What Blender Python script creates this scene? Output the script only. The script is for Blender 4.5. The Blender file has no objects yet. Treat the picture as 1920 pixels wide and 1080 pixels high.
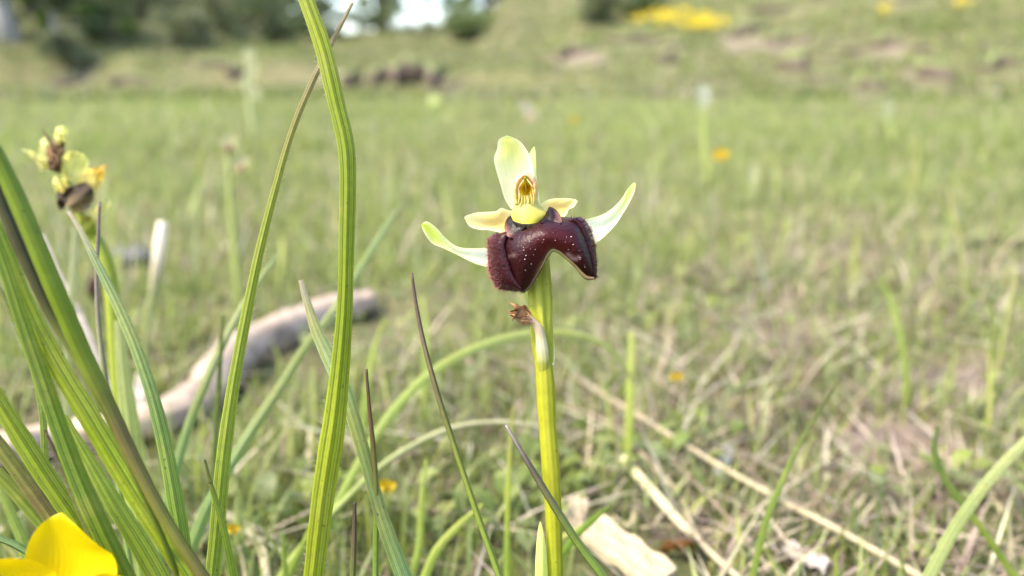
import bpy, math, random
import numpy as np
from mathutils import Vector

random.seed(7)
RNG = np.random.default_rng(7)
SC = bpy.context.scene
COL = SC.collection

# ------------------------------------------------------------------ camera
LENS, CAM_H, PITCH = 26.0, 0.130, math.radians(15.7)
FPX = LENS / 36.0 * 1920.0
camd = bpy.data.cameras.new("camera")
camd.lens = LENS
camd.sensor_width = 36.0
camd.clip_start, camd.clip_end = 0.005, 2000.0
camd.dof.use_dof = True
camd.dof.focus_distance = 0.1165
camd.dof.aperture_fstop = 10.8
cam = bpy.data.objects.new("camera", camd)
COL.objects.link(cam)
cam.location = (0, 0, CAM_H)
cam.rotation_euler = (math.pi / 2 - PITCH, 0, 0)
SC.camera = cam

# ------------------------------------------------------------------ sky and sun
SUN_EL, SUN_AZ = math.radians(56), math.radians(-112)      # azimuth from +Y towards +X
w = bpy.data.worlds.new("World")
SC.world = w
w.use_nodes = True
nt = w.node_tree
bg = nt.nodes["Background"]
sky = nt.nodes.new("ShaderNodeTexSky")
sky.sky_type = 'NISHITA'
sky.sun_disc = False
sky.sun_elevation = SUN_EL
sky.sun_rotation = SUN_AZ
sky.air_density = 1.0
sky.dust_density = 2.5
sky.ozone_density = 0.2
nt.links.new(sky.outputs[0], bg.inputs[0])
bg.inputs[1].default_value = 0.115
sund = bpy.data.lights.new("sun", 'SUN')
sund.energy = 1.5
sund.angle = math.radians(12)
sund.color = (1.0, 0.90, 0.72)
sun = bpy.data.objects.new("sun", sund)
COL.objects.link(sun)
sd = Vector((math.sin(SUN_AZ) * math.cos(SUN_EL), math.cos(SUN_AZ) * math.cos(SUN_EL), math.sin(SUN_EL)))
sun.rotation_euler = sd.to_track_quat('Z', 'Y').to_euler()
sun.location = sd * 50

SC.view_settings.view_transform = 'Standard'
SC.view_settings.look = 'None'
SC.view_settings.exposure = 2.46
SC.view_settings.gamma = 1.0
SC.view_settings.use_curve_mapping = False
SC.render.engine = 'CYCLES'
SC.cycles.use_denoising = True
SC.cycles.max_bounces = 8
SC.cycles.transparent_max_bounces = 8

# ------------------------------------------------------------------ projection helpers
CP, SP = math.cos(PITCH), math.sin(PITCH)


def P(u, v, d):
    """photograph pixel (1920 wide) at depth d along the view axis -> world point"""
    a = (u - 960.0) / FPX * d
    b = (540.0 - v) / FPX * d
    return np.array([a, d * CP + b * SP, CAM_H - d * SP + b * CP])


def project(p):
    p = np.asarray(p, float)
    y, z = p[..., 1], p[..., 2] - CAM_H
    d = y * CP - z * SP
    b = y * SP + z * CP
    d = np.where(d < 1e-4, 1e-4, d)
    return 960 + p[..., 0] / d * FPX, 540 - b / d * FPX, d


def hash2(ix, iy, seed):
    n = (ix.astype(np.int64) * 374761393 + iy.astype(np.int64) * 668265263 + seed * 974711) & 0x7fffffff
    n = ((n ^ (n >> 13)) * 1274126177) & 0x7fffffff
    return ((n ^ (n >> 16)) & 0xffff) / 65535.0


def vnoise(x, y, seed=0):
    x = np.asarray(x, float); y = np.asarray(y, float)
    x0 = np.floor(x); y0 = np.floor(y)
    fx = x - x0; fy = y - y0
    fx = fx * fx * (3 - 2 * fx); fy = fy * fy * (3 - 2 * fy)
    a = hash2(x0, y0, seed); b = hash2(x0 + 1, y0, seed)
    c = hash2(x0, y0 + 1, seed); d = hash2(x0 + 1, y0 + 1, seed)
    return (a * (1 - fx) + b * fx) * (1 - fy) + (c * (1 - fx) + d * fx) * fy


def fbm(x, y, seed=0, o=3):
    s = 0; a = 0.5; t = 0
    for k in range(o):
        s = s + a * vnoise(x * 2 ** k, y * 2 ** k, seed + k); t += a; a *= 0.5
    return s / t


def sstep(a, b, x):
    t = np.clip((np.asarray(x, float) - a) / (b - a), 0, 1)
    return t * t * (3 - 2 * t)


# skyline of the hill as seen down the valley, by bearing (tan of bearing from +Y)
SK_U = np.array([-1500, -600, 0, 330, 430, 500, 620, 890, 960, 1040, 1130, 1300, 1600, 1920, 2600, 4000.])
SK_V = np.array([-150, -150, -120, -80, -40, 30, 84, 58, 5, -30, -50, -90, -150, -180, -200, -200.])
SK_A = (SK_U - 960) / FPX / CP
SK_T = (150 - SK_V) / FPX
ST_U = np.array([-1500, 0, 800, 1000, 1200, 1500, 1920, 4000.])
ST_Y = np.array([12.5, 12.0, 11.0, 9.0, 7.0, 5.6, 4.6, 4.5])
BK_H = np.array([0.45, 0.45, 0.30, 0.18, 0.03, 0.0, 0.0, 0.0])
ST_A = (ST_U - 960) / FPX / CP
YR = 32.0


def ground_z(x, y):
    x = np.asarray(x, float); y = np.asarray(y, float)
    a = x / np.maximum(y, 0.05)
    a = np.where(y > 0.05, a, 0)
    front = sstep(0.5, 3.0, y)
    y0 = np.interp(a, ST_A, ST_Y) + 0.9 * (vnoise(x * 0.9, y * 0.1, 31) - 0.5)
    bank = np.interp(a, ST_A, BK_H) * sstep(0, 0.5, y - y0) * (0.7 + 0.6 * vnoise(x * 1.3, y * 0.0, 33))
    top = CAM_H + YR * np.interp(a, SK_A, SK_T)
    t = np.clip((y - y0) / (YR - y0), 0, 1)
    prof = 0.55 * t + 0.45 * t * t * (3 - 2 * t)
    hill = np.maximum(top - np.interp(a, ST_A, BK_H), 0.0) * prof + bank
    r = np.hypot(x, y)
    rough = (fbm(x * 0.9, y * 0.9, 5) - 0.5) * 0.5 * sstep(3, 14, y) * sstep(0, 3, y - y0)
    lumps = (fbm(x * 14, y * 14, 9) - 0.5) * 0.020 + (vnoise(x * 60, y * 60, 12) - 0.5) * 0.005
    lumps = lumps * np.where(r < 3, 1.0, 1.0)
    return hill * front + rough + lumps


def gz(x, y):
    return float(ground_z(np.array([x]), np.array([y]))[0])


def hit(u, v):
    """ray from the camera through pixel to the terrain: depth"""
    ds = np.geomspace(0.1, 80, 700)
    a = (u - 960.0) / FPX * ds; b = (540.0 - v) / FPX * ds
    x, y, z = a, ds * CP + b * SP, CAM_H - ds * SP + b * CP
    below = z < ground_z(x, y)
    k = int(np.argmax(below)) if below.any() else len(ds) - 1
    return float(ds[k])


# ------------------------------------------------------------------ materials
def new_mat(name):
    m = bpy.data.materials.new(name)
    m.use_nodes = True
    m.node_tree.nodes.clear()
    return m, m.node_tree.nodes, m.node_tree.links


def N(nodes, t, **kw):
    n = nodes.new(t)
    for k, v in kw.items():
        if k in n.inputs:
            n.inputs[k].default_value = v
        else:
            setattr(n, k, v)
    return n


def leaf_mat(name, transl=0.45, rough=0.45, spec=0.4, stripes=0.0, stripe_n=9, noise=0.25, nscale=500.0,
             bump=0.0, tint=(1.1, 1.15, 0.8), sheen=0.0, coat=0.0, patches=0.0):
    """thin living tissue: attribute colour, fine veins, light shining through"""
    m, n, l = new_mat(name)
    out = N(n, "ShaderNodeOutputMaterial")
    at = N(n, "ShaderNodeAttribute", attribute_name="col")
    tc = N(n, "ShaderNodeTexCoord")
    nz = N(n, "ShaderNodeTexNoise", Scale=nscale, Detail=3.0)
    l.new(tc.outputs["Object"], nz.inputs["Vector"])
    mr = N(n, "ShaderNodeMapRange")
    mr.inputs[3].default_value = 1 - noise; mr.inputs[4].default_value = 1 + noise
    l.new(nz.outputs[0], mr.inputs[0])
    mul = N(n, "ShaderNodeVectorMath", operation='SCALE')
    l.new(at.outputs["Color"], mul.inputs[0]); l.new(mr.outputs[0], mul.inputs["Scale"])
    colour = mul.outputs[0]
    height = nz.outputs[0]
    if patches > 0:                     # yellowing blotches and small brown flecks
        n2 = N(n, "ShaderNodeTexNoise", Scale=130.0, Detail=4.0, Roughness=0.7)
        l.new(tc.outputs["Object"], n2.inputs["Vector"])
        r2 = N(n, "ShaderNodeValToRGB")
        r2.color_ramp.elements[0].position = 0.50; r2.color_ramp.elements[0].color = (0, 0, 0, 1)
        r2.color_ramp.elements[1].position = 0.72; r2.color_ramp.elements[1].color = (patches,) * 3 + (1,)
        l.new(n2.outputs[0], r2.inputs[0])
        m1 = N(n, "ShaderNodeMix", data_type='RGBA'); m1.inputs[7].default_value = (0.30, 0.28, 0.06, 1)
        l.new(r2.outputs[0], m1.inputs[0]); l.new(colour, m1.inputs[6])
        n3 = N(n, "ShaderNodeTexNoise", Scale=1500.0, Detail=2.0)
        l.new(tc.outputs["Object"], n3.inputs["Vector"])
        r3 = N(n, "ShaderNodeValToRGB")
        r3.color_ramp.elements[0].position = 0.70; r3.color_ramp.elements[0].color = (0, 0, 0, 1)
        r3.color_ramp.elements[1].position = 0.74; r3.color_ramp.elements[1].color = (.7, .7, .7, 1)
        l.new(n3.outputs[0], r3.inputs[0])
        m2 = N(n, "ShaderNodeMix", data_type='RGBA'); m2.inputs[7].default_value = (0.05, 0.035, 0.015, 1)
        l.new(r3.outputs[0], m2.inputs[0]); l.new(m1.outputs[2], m2.inputs[6])
        colour = m2.outputs[2]
    if stripes > 0:
        uv = N(n, "ShaderNodeUVMap", uv_map="uv")
        sx = N(n, "ShaderNodeSeparateXYZ"); l.new(uv.outputs[0], sx.inputs[0])
        f = N(n, "ShaderNodeMath", operation='MULTIPLY'); f.inputs[1].default_value = stripe_n * 6.28318
        l.new(sx.outputs[0], f.inputs[0])
        s = N(n, "ShaderNodeMath", operation='SINE'); l.new(f.outputs[0], s.inputs[0])
        # second, broader set of veins
        f2 = N(n, "ShaderNodeMath", operation='MULTIPLY'); f2.inputs[1].default_value = 3 * 6.28318
        l.new(sx.outputs[0], f2.inputs[0])
        s2 = N(n, "ShaderNodeMath", operation='COSINE'); l.new(f2.outputs[0], s2.inputs[0])
        ad = N(n, "ShaderNodeMath", operation='ADD'); l.new(s.outputs[0], ad.inputs[0]); l.new(s2.outputs[0], ad.inputs[1])
        mr2 = N(n, "ShaderNodeMapRange")
        mr2.inputs[1].default_value = -2; mr2.inputs[2].default_value = 2
        mr2.inputs[3].default_value = 1 - stripes; mr2.inputs[4].default_value = 1 + stripes
        l.new(ad.outputs[0], mr2.inputs[0])
        mu2 = N(n, "ShaderNodeVectorMath", operation='SCALE')
        l.new(colour, mu2.inputs[0]); l.new(mr2.outputs[0], mu2.inputs["Scale"])
        colour = mu2.outputs[0]
        height = ad.outputs[0]
    pr = N(n, "ShaderNodeBsdfPrincipled", Roughness=rough)
    pr.inputs["Specular IOR Level"].default_value = spec
    pr.inputs["Sheen Weight"].default_value = sheen
    pr.inputs["Coat Weight"].default_value = coat
    l.new(colour, pr.inputs["Base Color"])
    if bump > 0:
        b = N(n, "ShaderNodeBump", Strength=bump, Distance=0.0002)
        l.new(height, b.inputs["Height"]); l.new(b.outputs[0], pr.inputs["Normal"])
    if transl > 0:
        tr = N(n, "ShaderNodeBsdfTranslucent")
        tm = N(n, "ShaderNodeVectorMath", operation='MULTIPLY'); tm.inputs[1].default_value = tint
        l.new(colour, tm.inputs[0]); l.new(tm.outputs[0], tr.inputs[0])
        mx = N(n, "ShaderNodeMixShader"); mx.inputs[0].default_value = transl
        l.new(pr.outputs[0], mx.inputs[1]); l.new(tr.outputs[0], mx.inputs[2])
        l.new(mx.outputs[0], out.inputs[0])
    else:
        l.new(pr.outputs[0], out.inputs[0])
    return m


M = {}
M['blade'] = leaf_mat('ribbed_leaf', 0.40, 0.42, 0.4, stripes=0.30, stripe_n=8, noise=0.22, nscale=900, bump=0.35, patches=0.45)
M['grass'] = leaf_mat('meadow_grass', 0.40, 0.5, 0.3, noise=0.15, nscale=200)
M['straw'] = leaf_mat('dry_straw', 0.20, 0.7, 0.2, noise=0.25, nscale=300, tint=(1, 1, 1))
M['petal'] = leaf_mat('petal', 0.50, 0.6, 0.08, stripes=0.035, stripe_n=7, noise=0.06, nscale=700, bump=0.12, tint=(1.05, 1.05, 0.9))
M['yellow_petal'] = leaf_mat('yellow_petal', 0.35, 0.42, 0.3, stripes=0.02, stripe_n=15, noise=0.07, nscale=400, bump=0.10, tint=(1.1, 1.0, 0.4))
M['stem'] = leaf_mat('fleshy_stem', 0.30, 0.48, 0.3, stripes=0.09, stripe_n=10, noise=0.16, nscale=700, bump=0.2, patches=0.10, tint=(1.2, 1.2, 0.5))
M['rush'] = leaf_mat('rush', 0.0, 0.55, 0.35, stripes=0.18, stripe_n=6, noise=0.3, nscale=1200, bump=0.3)
M['dry'] = leaf_mat('withered_tissue', 0.15, 0.75, 0.2, noise=0.55, nscale=1400, bump=0.8, tint=(1, 1, 1))
M['lip'] = leaf_mat('velvety_lip', 0.0, 0.40, 0.20, noise=0.5, nscale=1800, bump=0.8)
M['chip'] = leaf_mat('split_wood', 0.0, 0.8, 0.15, stripes=0.10, stripe_n=7, noise=0.14, nscale=200, bump=0.6)
M['hair'] = leaf_mat('hair', 0.25, 0.6, 0.3, noise=0.2, nscale=900)
M['tree_leaf'] = leaf_mat('tree_leaf', 0.40, 0.5, 0.3, noise=0.2, nscale=2.0)


def solid_mat(name, c1, c2, scale=20.0, rough=0.9, bump=0.5, dist=0.01, detail=6.0, stretch=None):
    m, n, l = new_mat(name)
    out = N(n, "ShaderNodeOutputMaterial")
    tc = N(n, "ShaderNodeTexCoord")
    vec = tc.outputs["Object"]
    if stretch:
        mp = N(n, "ShaderNodeMapping"); mp.inputs["Scale"].default_value = stretch
        l.new(vec, mp.inputs[0]); vec = mp.outputs[0]
    nz = N(n, "ShaderNodeTexNoise", Scale=scale, Detail=detail, Roughness=0.65)
    l.new(vec, nz.inputs["Vector"])
    cr = N(n, "ShaderNodeValToRGB")
    cr.color_ramp.elements[0].position = 0.3; cr.color_ramp.elements[1].position = 0.7
    cr.color_ramp.elements[0].color = (*c1, 1); cr.color_ramp.elements[1].color = (*c2, 1)
    l.new(nz.outputs[0], cr.inputs[0])
    pr = N(n, "ShaderNodeBsdfPrincipled", Roughness=rough)
    pr.inputs["Specular IOR Level"].default_value = 0.2
    l.new(cr.outputs[0], pr.inputs["Base Color"])
    b = N(n, "ShaderNodeBump", Strength=bump, Distance=dist)
    l.new(nz.outputs[0], b.inputs["Height"]); l.new(b.outputs[0], pr.inputs["Normal"])
    l.new(pr.outputs[0], out.inputs[0])
    return m


M['soil_dark'] = solid_mat('dark_humus', (0.035, 0.028, 0.024), (0.09, 0.07, 0.055), 6.0, dist=0.05)
M['bark_grey'] = solid_mat('grey_bark', (0.14, 0.13, 0.12), (0.50, 0.48, 0.45), 9.0, dist=0.03, stretch=(1, 1, 0.3))
M['bark_dark'] = solid_mat('dark_bark', (0.03, 0.027, 0.022), (0.10, 0.09, 0.075), 9.0, dist=0.03, stretch=(1, 1, 0.3))
M['wood_chip'] = solid_mat('bare_wood', (0.55, 0.47, 0.36), (0.80, 0.74, 0.62), 160.0, dist=0.0006, stretch=(1, 0.15, 1))
M['stone'] = solid_mat('grey_stone', (0.05, 0.05, 0.055), (0.12, 0.12, 0.125), 60.0, dist=0.002)
M['branch'] = leaf_mat('weathered_branch', 0.0, 0.85, 0.2, noise=0.5, nscale=160, bump=1.0)
M['speck'] = solid_mat('pale_pollen', (0.6, 0.5, 0.45), (0.8, 0.72, 0.66), 900.0, dist=0.0001)


BRIGHT = {'petal': 1.45, 'fleshy_stem': 0.92, 'yellow_petal': 1.0}


# ------------------------------------------------------------------ object helpers
def tag(o, label, cat, group=None):
    o['label'] = label; o['category'] = cat
    if group:
        o['group'] = group
    return o


def empty(name, loc, label, cat, group=None):
    o = bpy.data.objects.new(name, None)
    o.location = loc
    o.empty_display_size = 0.01
    COL.objects.link(o)
    return tag(o, label, cat, group)


def mesh_obj(name, verts, faces, mat, parent=None, cols=None, uvs=None, smooth=True, kind=None):
    me = bpy.data.meshes.new(name)
    verts = np.asarray(verts, float)
    if cols is not None and mat.name in BRIGHT:
        cols = np.minimum(np.asarray(cols)[:, :3] * BRIGHT[mat.name], 0.86)
    origin = np.zeros(3)
    if parent is not None:
        q = parent; origin = np.zeros(3)
        while q is not None:
            origin = origin + np.array(q.location); q = q.parent
    me.from_pydata((verts - origin).tolist(), [], faces)
    if cols is not None:
        c = np.ones((len(verts), 4)); c[:, :3] = np.asarray(cols)[:, :3]
        a = me.attributes.new("col", 'FLOAT_COLOR', 'POINT')
        a.data.foreach_set("color", c.astype(np.float32).ravel())
    if uvs is not None:
        lay = me.uv_layers.new(name="uv")
        idx = np.zeros(len(me.loops), dtype=np.int32)
        me.loops.foreach_get("vertex_index", idx)
        lay.data.foreach_set("uv", np.asarray(uvs, np.float32)[idx].ravel())
    if smooth:
        me.polygons.foreach_set("use_smooth", np.ones(len(me.polygons), dtype=bool))
    me.materials.append(mat)
    me.update()
    o = bpy.data.objects.new(name, me)
    COL.objects.link(o)
    if parent is not None:
        o.parent = parent
    if kind:
        o['kind'] = kind
    return o


def grid_faces(n, m, wrap=False):
    f = []
    for i in range(n - 1):
        for j in range(m if wrap else m - 1):
            a = i * m + j; b = i * m + (j + 1) % m
            f.append((a, b, b + m, a + m))
    return f


def catmull(pts, n):
    """resample a polyline of k-tuples smoothly to n points, even in the parameter"""
    p = np.asarray(pts, float)
    k = len(p)
    if k == 2:
        t = np.linspace(0, 1, n)[:, None]
        return p[0] * (1 - t) + p[1] * t
    seg = np.sqrt(((p[1:, :2] - p[:-1, :2]) ** 2).sum(1)) + 1e-6
    s = np.concatenate([[0], np.cumsum(seg)])
    tt = np.linspace(0, s[-1], n)
    # tangents
    m = np.zeros_like(p)
    m[1:-1] = (p[2:] - p[:-2]) / (s[2:] - s[:-2])[:, None]
    m[0] = (p[1] - p[0]) / seg[0]; m[-1] = (p[-1] - p[-2]) / seg[-1]
    out = np.zeros((n, p.shape[1]))
    for i, t in enumerate(tt):
        j = min(int(np.searchsorted(s, t, side='right')) - 1, k - 2)
        h = s[j + 1] - s[j]; x = (t - s[j]) / h
        out[i] = ((2 * x**3 - 3 * x**2 + 1) * p[j] + (x**3 - 2 * x**2 + x) * h * m[j]
                  + (-2 * x**3 + 3 * x**2) * p[j + 1] + (x**3 - x**2) * h * m[j + 1])
    return out


def lerp_list(vals, t):
    vals = np.asarray(vals, float)
    xs = np.linspace(0, 1, len(vals))
    if vals.ndim == 1:
        return np.interp(t, xs, vals)
    return np.stack([np.interp(t, xs, vals[:, k]) for k in range(vals.shape[1])], -1)


def srgb(r, g, b, k=0.62):
    c = np.array([r, g, b]) / 255.0
    return np.where(c <= 0.04045, c / 12.92, ((c + 0.055) / 1.055) ** 2.4) * k


def extend_to_ground(W, extra=5, bend=0.5):
    """carry a row of world points on from its last one, turning down, into the soil"""
    p = W[-1]; t = W[-1] - W[-3]
    t = t / np.linalg.norm(t)
    out = []
    down = np.array([0, 0, -1.0])
    d = t * (1 - bend) + down * bend
    d = d / np.linalg.norm(d)
    if d[2] > -0.4:
        d = d + down * 0.6; d /= np.linalg.norm(d)
    L = (p[2] - gz(p[0], p[1]) + 0.004) / -d[2]
    if L <= 0:
        return W
    for k in range(1, extra + 1):
        s = k / extra
        out.append(p + (t * (1 - s) + d * s) * L * s)
    q = out[-1]
    out[-1] = np.array([q[0], q[1], min(q[2], gz(q[0], q[1]) - 0.004)])
    return np.vstack([W, np.array(out)])


def blade_geo(pts, widths, cols, prof='v', fold=0.35, roll=0.0, n=48, m=9, ground=True, twist=0.0, width_end=None):
    """leaf or stalk along pixel points (u, v, depth), widths in pixels, colours tip to base"""
    c = catmull(pts, n)
    W = np.array([P(*q) for q in c])
    t = np.linspace(0, 1, n)
    wd = lerp_list(widths, t) * c[:, 2] / FPX * 0.5
    sd_ = int(abs(c[0, 0]) + abs(c[-1, 1]) * 3)
    wd = wd * (1 + .10 * (fbm(t * 9, t * 0, sd_) - .5) + .05 * (vnoise(t * 40, t * 0, sd_ + 5) - .5))
    cc = lerp_list(cols, t)
    if ground:
        W2 = extend_to_ground(W)
        k = len(W2) - n
        wd = np.concatenate([wd, np.full(k, wd[-1])])
        cc = np.vstack([cc, np.repeat(cc[-1:], k, 0)])
        W = W2
    nn = len(W)
    T = np.gradient(W, axis=0)
    T /= np.linalg.norm(T, axis=1)[:, None]
    view = W - np.array([0, 0, CAM_H]); view /= np.linalg.norm(view, axis=1)[:, None]
    S = np.cross(T, view); S /= np.linalg.norm(S, axis=1)[:, None]
    Nn = np.cross(S, T)
    Nn *= np.sign((Nn * view).sum(1))[:, None] * -1        # towards the camera
    tt = np.linspace(0, 1, nn)
    ang = roll + twist * tt
    S2 = S * np.cos(ang)[:, None] + Nn * np.sin(ang)[:, None]
    N2 = Nn * np.cos(ang)[:, None] - S * np.sin(ang)[:, None]
    verts, uvs, vc = [], [], []
    length = np.concatenate([[0], np.cumsum(np.linalg.norm(np.diff(W, axis=0), axis=1))])
    if prof == 'tube':
        for i in range(nn):
            for j in range(m):
                a = 2 * math.pi * j / m
                verts.append(W[i] + (S2[i] * math.cos(a) + N2[i] * math.sin(a)) * wd[i])
                uvs.append((j / m, length[i])); vc.append(cc[i])
        f = grid_faces(nn, m, True)
        f.append(tuple(range(m - 1, -1, -1)))
        f.append(tuple(range((nn - 1) * m, nn * m)))
        return np.array(verts), f, np.array(vc), np.array(uvs)
    for i in range(nn):
        for j in range(m):
            x = -1 + 2 * j / (m - 1)
            if prof == 'v':
                h = -fold * (abs(x) - 0.5) + 0.06 * math.cos(x * 9)
            elif prof == 'u':
                h = -fold * (x * x - 0.4)
            else:
                h = fold * 0.2 * math.cos(x * 6)
            verts.append(W[i] + S2[i] * x * wd[i] + N2[i] * h * wd[i])
            uvs.append((j / (m - 1), length[i])); vc.append(cc[i] * (1.0 + 0.10 * (abs(x) > 0.95)))
    return np.array(verts), grid_faces(nn, m), np.array(vc), np.array(uvs)


def hair_geo(base, direc, length, rad, cols):
    """three-sided tapering hairs"""
    base = np.asarray(base, float); direc = np.asarray(direc, float)
    n = len(base)
    length = np.broadcast_to(np.asarray(length, float), (n,))
    V, F, Cc = [], [], []
    for i in range(n):
        d = direc[i] / (np.linalg.norm(direc[i]) + 1e-9)
        a = np.cross(d, [0.3, 0.5, 0.8]); a /= np.linalg.norm(a); b = np.cross(d, a)
        k = len(V)
        for q in range(3):
            an = q * 2.0944
            V.append(base[i] + (a * math.cos(an) + b * math.sin(an)) * rad)
        V.append(base[i] + d * length[i])
        c = cols[i] if np.ndim(cols) > 1 else cols
        Cc += [c, c, c, np.asarray(c) * 1.5]
        F += [(k, k + 1, k + 3), (k + 1, k + 2, k + 3), (k + 2, k, k + 3)]
    return np.array(V), F, np.array(Cc)


def edge_hairs(parent, verts, m, nn, side, count, length, rad, col, lo=0.0, hi=1.0, mat='hair'):
    g = verts.reshape(nn, m, 3)
    base, dr = [], []
    for k in range(count):
        i = int((lo + (hi - lo) * random.random()) * (nn - 2))
        f = random.random()
        s = side if side else random.choice((-1, 1))
        e = g[i, 0] * (1 - f) + g[i + 1, 0] * f if s < 0 else g[i, -1] * (1 - f) + g[i + 1, -1] * f
        inn = g[i, m // 2]
        d = e - inn; d /= np.linalg.norm(d)
        t = g[i, 0] - g[i + 1, 0]; t = t / np.linalg.norm(t)
        base.append(e); dr.append(d + t * random.uniform(0.1, 0.8) + np.random.default_rng(k).normal(0, .25, 3))
    v, f, c = hair_geo(base, dr, np.array([length * random.uniform(.5, 1.2) for _ in base]), rad, col)
    return mesh_obj('margin_hair', v, f, M[mat], parent, c, smooth=False, kind='stuff')


def grass_leaf(label, pts, widths, cols, prof='v', mat='blade', name='grass_shoot', cat='grass', group=None,
               hairs=None, **kw):
    v, f, c, uv = blade_geo(pts, widths, cols, prof, **kw)
    if mat == 'blade':
        c = c * np.array([1.08, .98, .72])
    o = mesh_obj(name, v, f, M[mat], None, c, uv)
    tag(o, label, cat, group)
    if hairs:
        m = kw.get('m', 9)
        edge_hairs(o, v, m, len(v) // m, *hairs)
    return o


def tepal(name, L, R, d0, d1, cup, cols, parent, mat='petal', n=26, m=13, wave=0.0, edge=None, dfn=None, side_tilt=0.0, ragged=0.0):
    """petal between two pixel edges running base -> tip, depth d0 -> d1, belly of `cup` metres towards the camera"""
    Lc, Rc = catmull(L, n), catmull(R, n)
    if ragged:
        q = random.Random(int(abs(L[0][0]) * 7 + abs(R[-1][1])))
        for i in range(2, n - 1):
            Lc[i] += (q.uniform(-1, 1) * ragged, q.uniform(-1, 1) * ragged); Rc[i] += (q.uniform(-1, 1) * ragged, q.uniform(-1, 1) * ragged)
    V, UV, Cc = [], [], []
    cl = np.asarray(cols, float)
    for i in range(n):
        s = i / (n - 1)
        dep = dfn(s) if dfn else d0 + (d1 - d0) * s
        for j in range(m):
            t = j / (m - 1)
            px = Lc[i] * (1 - t) + Rc[i] * t
            x = 2 * t - 1
            d = dep - cup * (1 - x * x) * math.sin(math.pi * min(1, 0.12 + 0.95 * s)) + side_tilt * x
            d += wave * math.sin(s * 11 + x * 2.3) * abs(x)
            V.append(P(px[0], px[1], d)); UV.append((t, s))
            c = lerp_list(cl, s)
            if edge is not None:
                k = abs(x) ** 3
                c = c * (1 - k) + np.asarray(edge) * k
            Cc.append(c)
    return mesh_obj(name, V, grid_faces(n, m), M[mat], parent, np.array(Cc), np.array(UV))


# ------------------------------------------------------------------ terrain
SOIL = [  # bare patches in view: centre and half-size in photograph pixels, strength
    (290, 140, 330, 18, .5), (430, 140, 80, 18, .75), (700, 148, 100, 14, .65), (830, 160, 60, 12, .7), (130, 155, 90, 10, .7),
    (1090, 112, 80, 14, .8), (1370, 92, 80, 26, .95), (1320, 118, 60, 14, .7), (1500, 85, 60, 10, .7), (1660, 95, 75, 12, .7),
    (1720, 145, 45, 16, .8), (1600, 175, 60, 10, .6), (1480, 150, 40, 22, .5), (1000, 185, 40, 6, .5),
    (1850, 700, 160, 60, .9), (1700, 820, 170, 60, .8), (1560, 960, 160, 70, .8), (1480, 640, 160, 30, .6), (1830, 480, 90, 16, .7),
    (820, 950, 120, 45, .8), (1280, 960, 120, 45, .7), (560, 860, 130, 40, .5), (1320, 560, 140, 20, .5), (1150, 780, 110, 30, .5),
    (700, 1020, 140, 40, .6), (1500, 470, 160, 14, .5), (330, 620, 100, 16, .4)]


def soil_mask(p):
    u, v, d = project(p)
    q = fbm(p[..., 0] * 9, p[..., 1] * 9, 40) if np.mean(d) < 3 else fbm(p[..., 0] * 1.2, p[..., 1] * 0.8, 41)
    near = fbm(p[..., 0] * 30, p[..., 1] * 30, 44)
    far = fbm(p[..., 0] * 1.6, p[..., 1] * 1.0, 45)
    q = np.where(d < 2, near, far)
    s = np.zeros_like(u)
    for cu, cv, ru, rv, st in SOIL:
        e = ((u - cu) / ru) ** 2 + ((v - cv) / rv) ** 2
        s = np.maximum(s, st * np.exp(-e * 0.9))
    return np.clip((s - 0.34 + (q - 0.5) * 1.2) * 1.8, 0, 1) * (s > 0.02)


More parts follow.
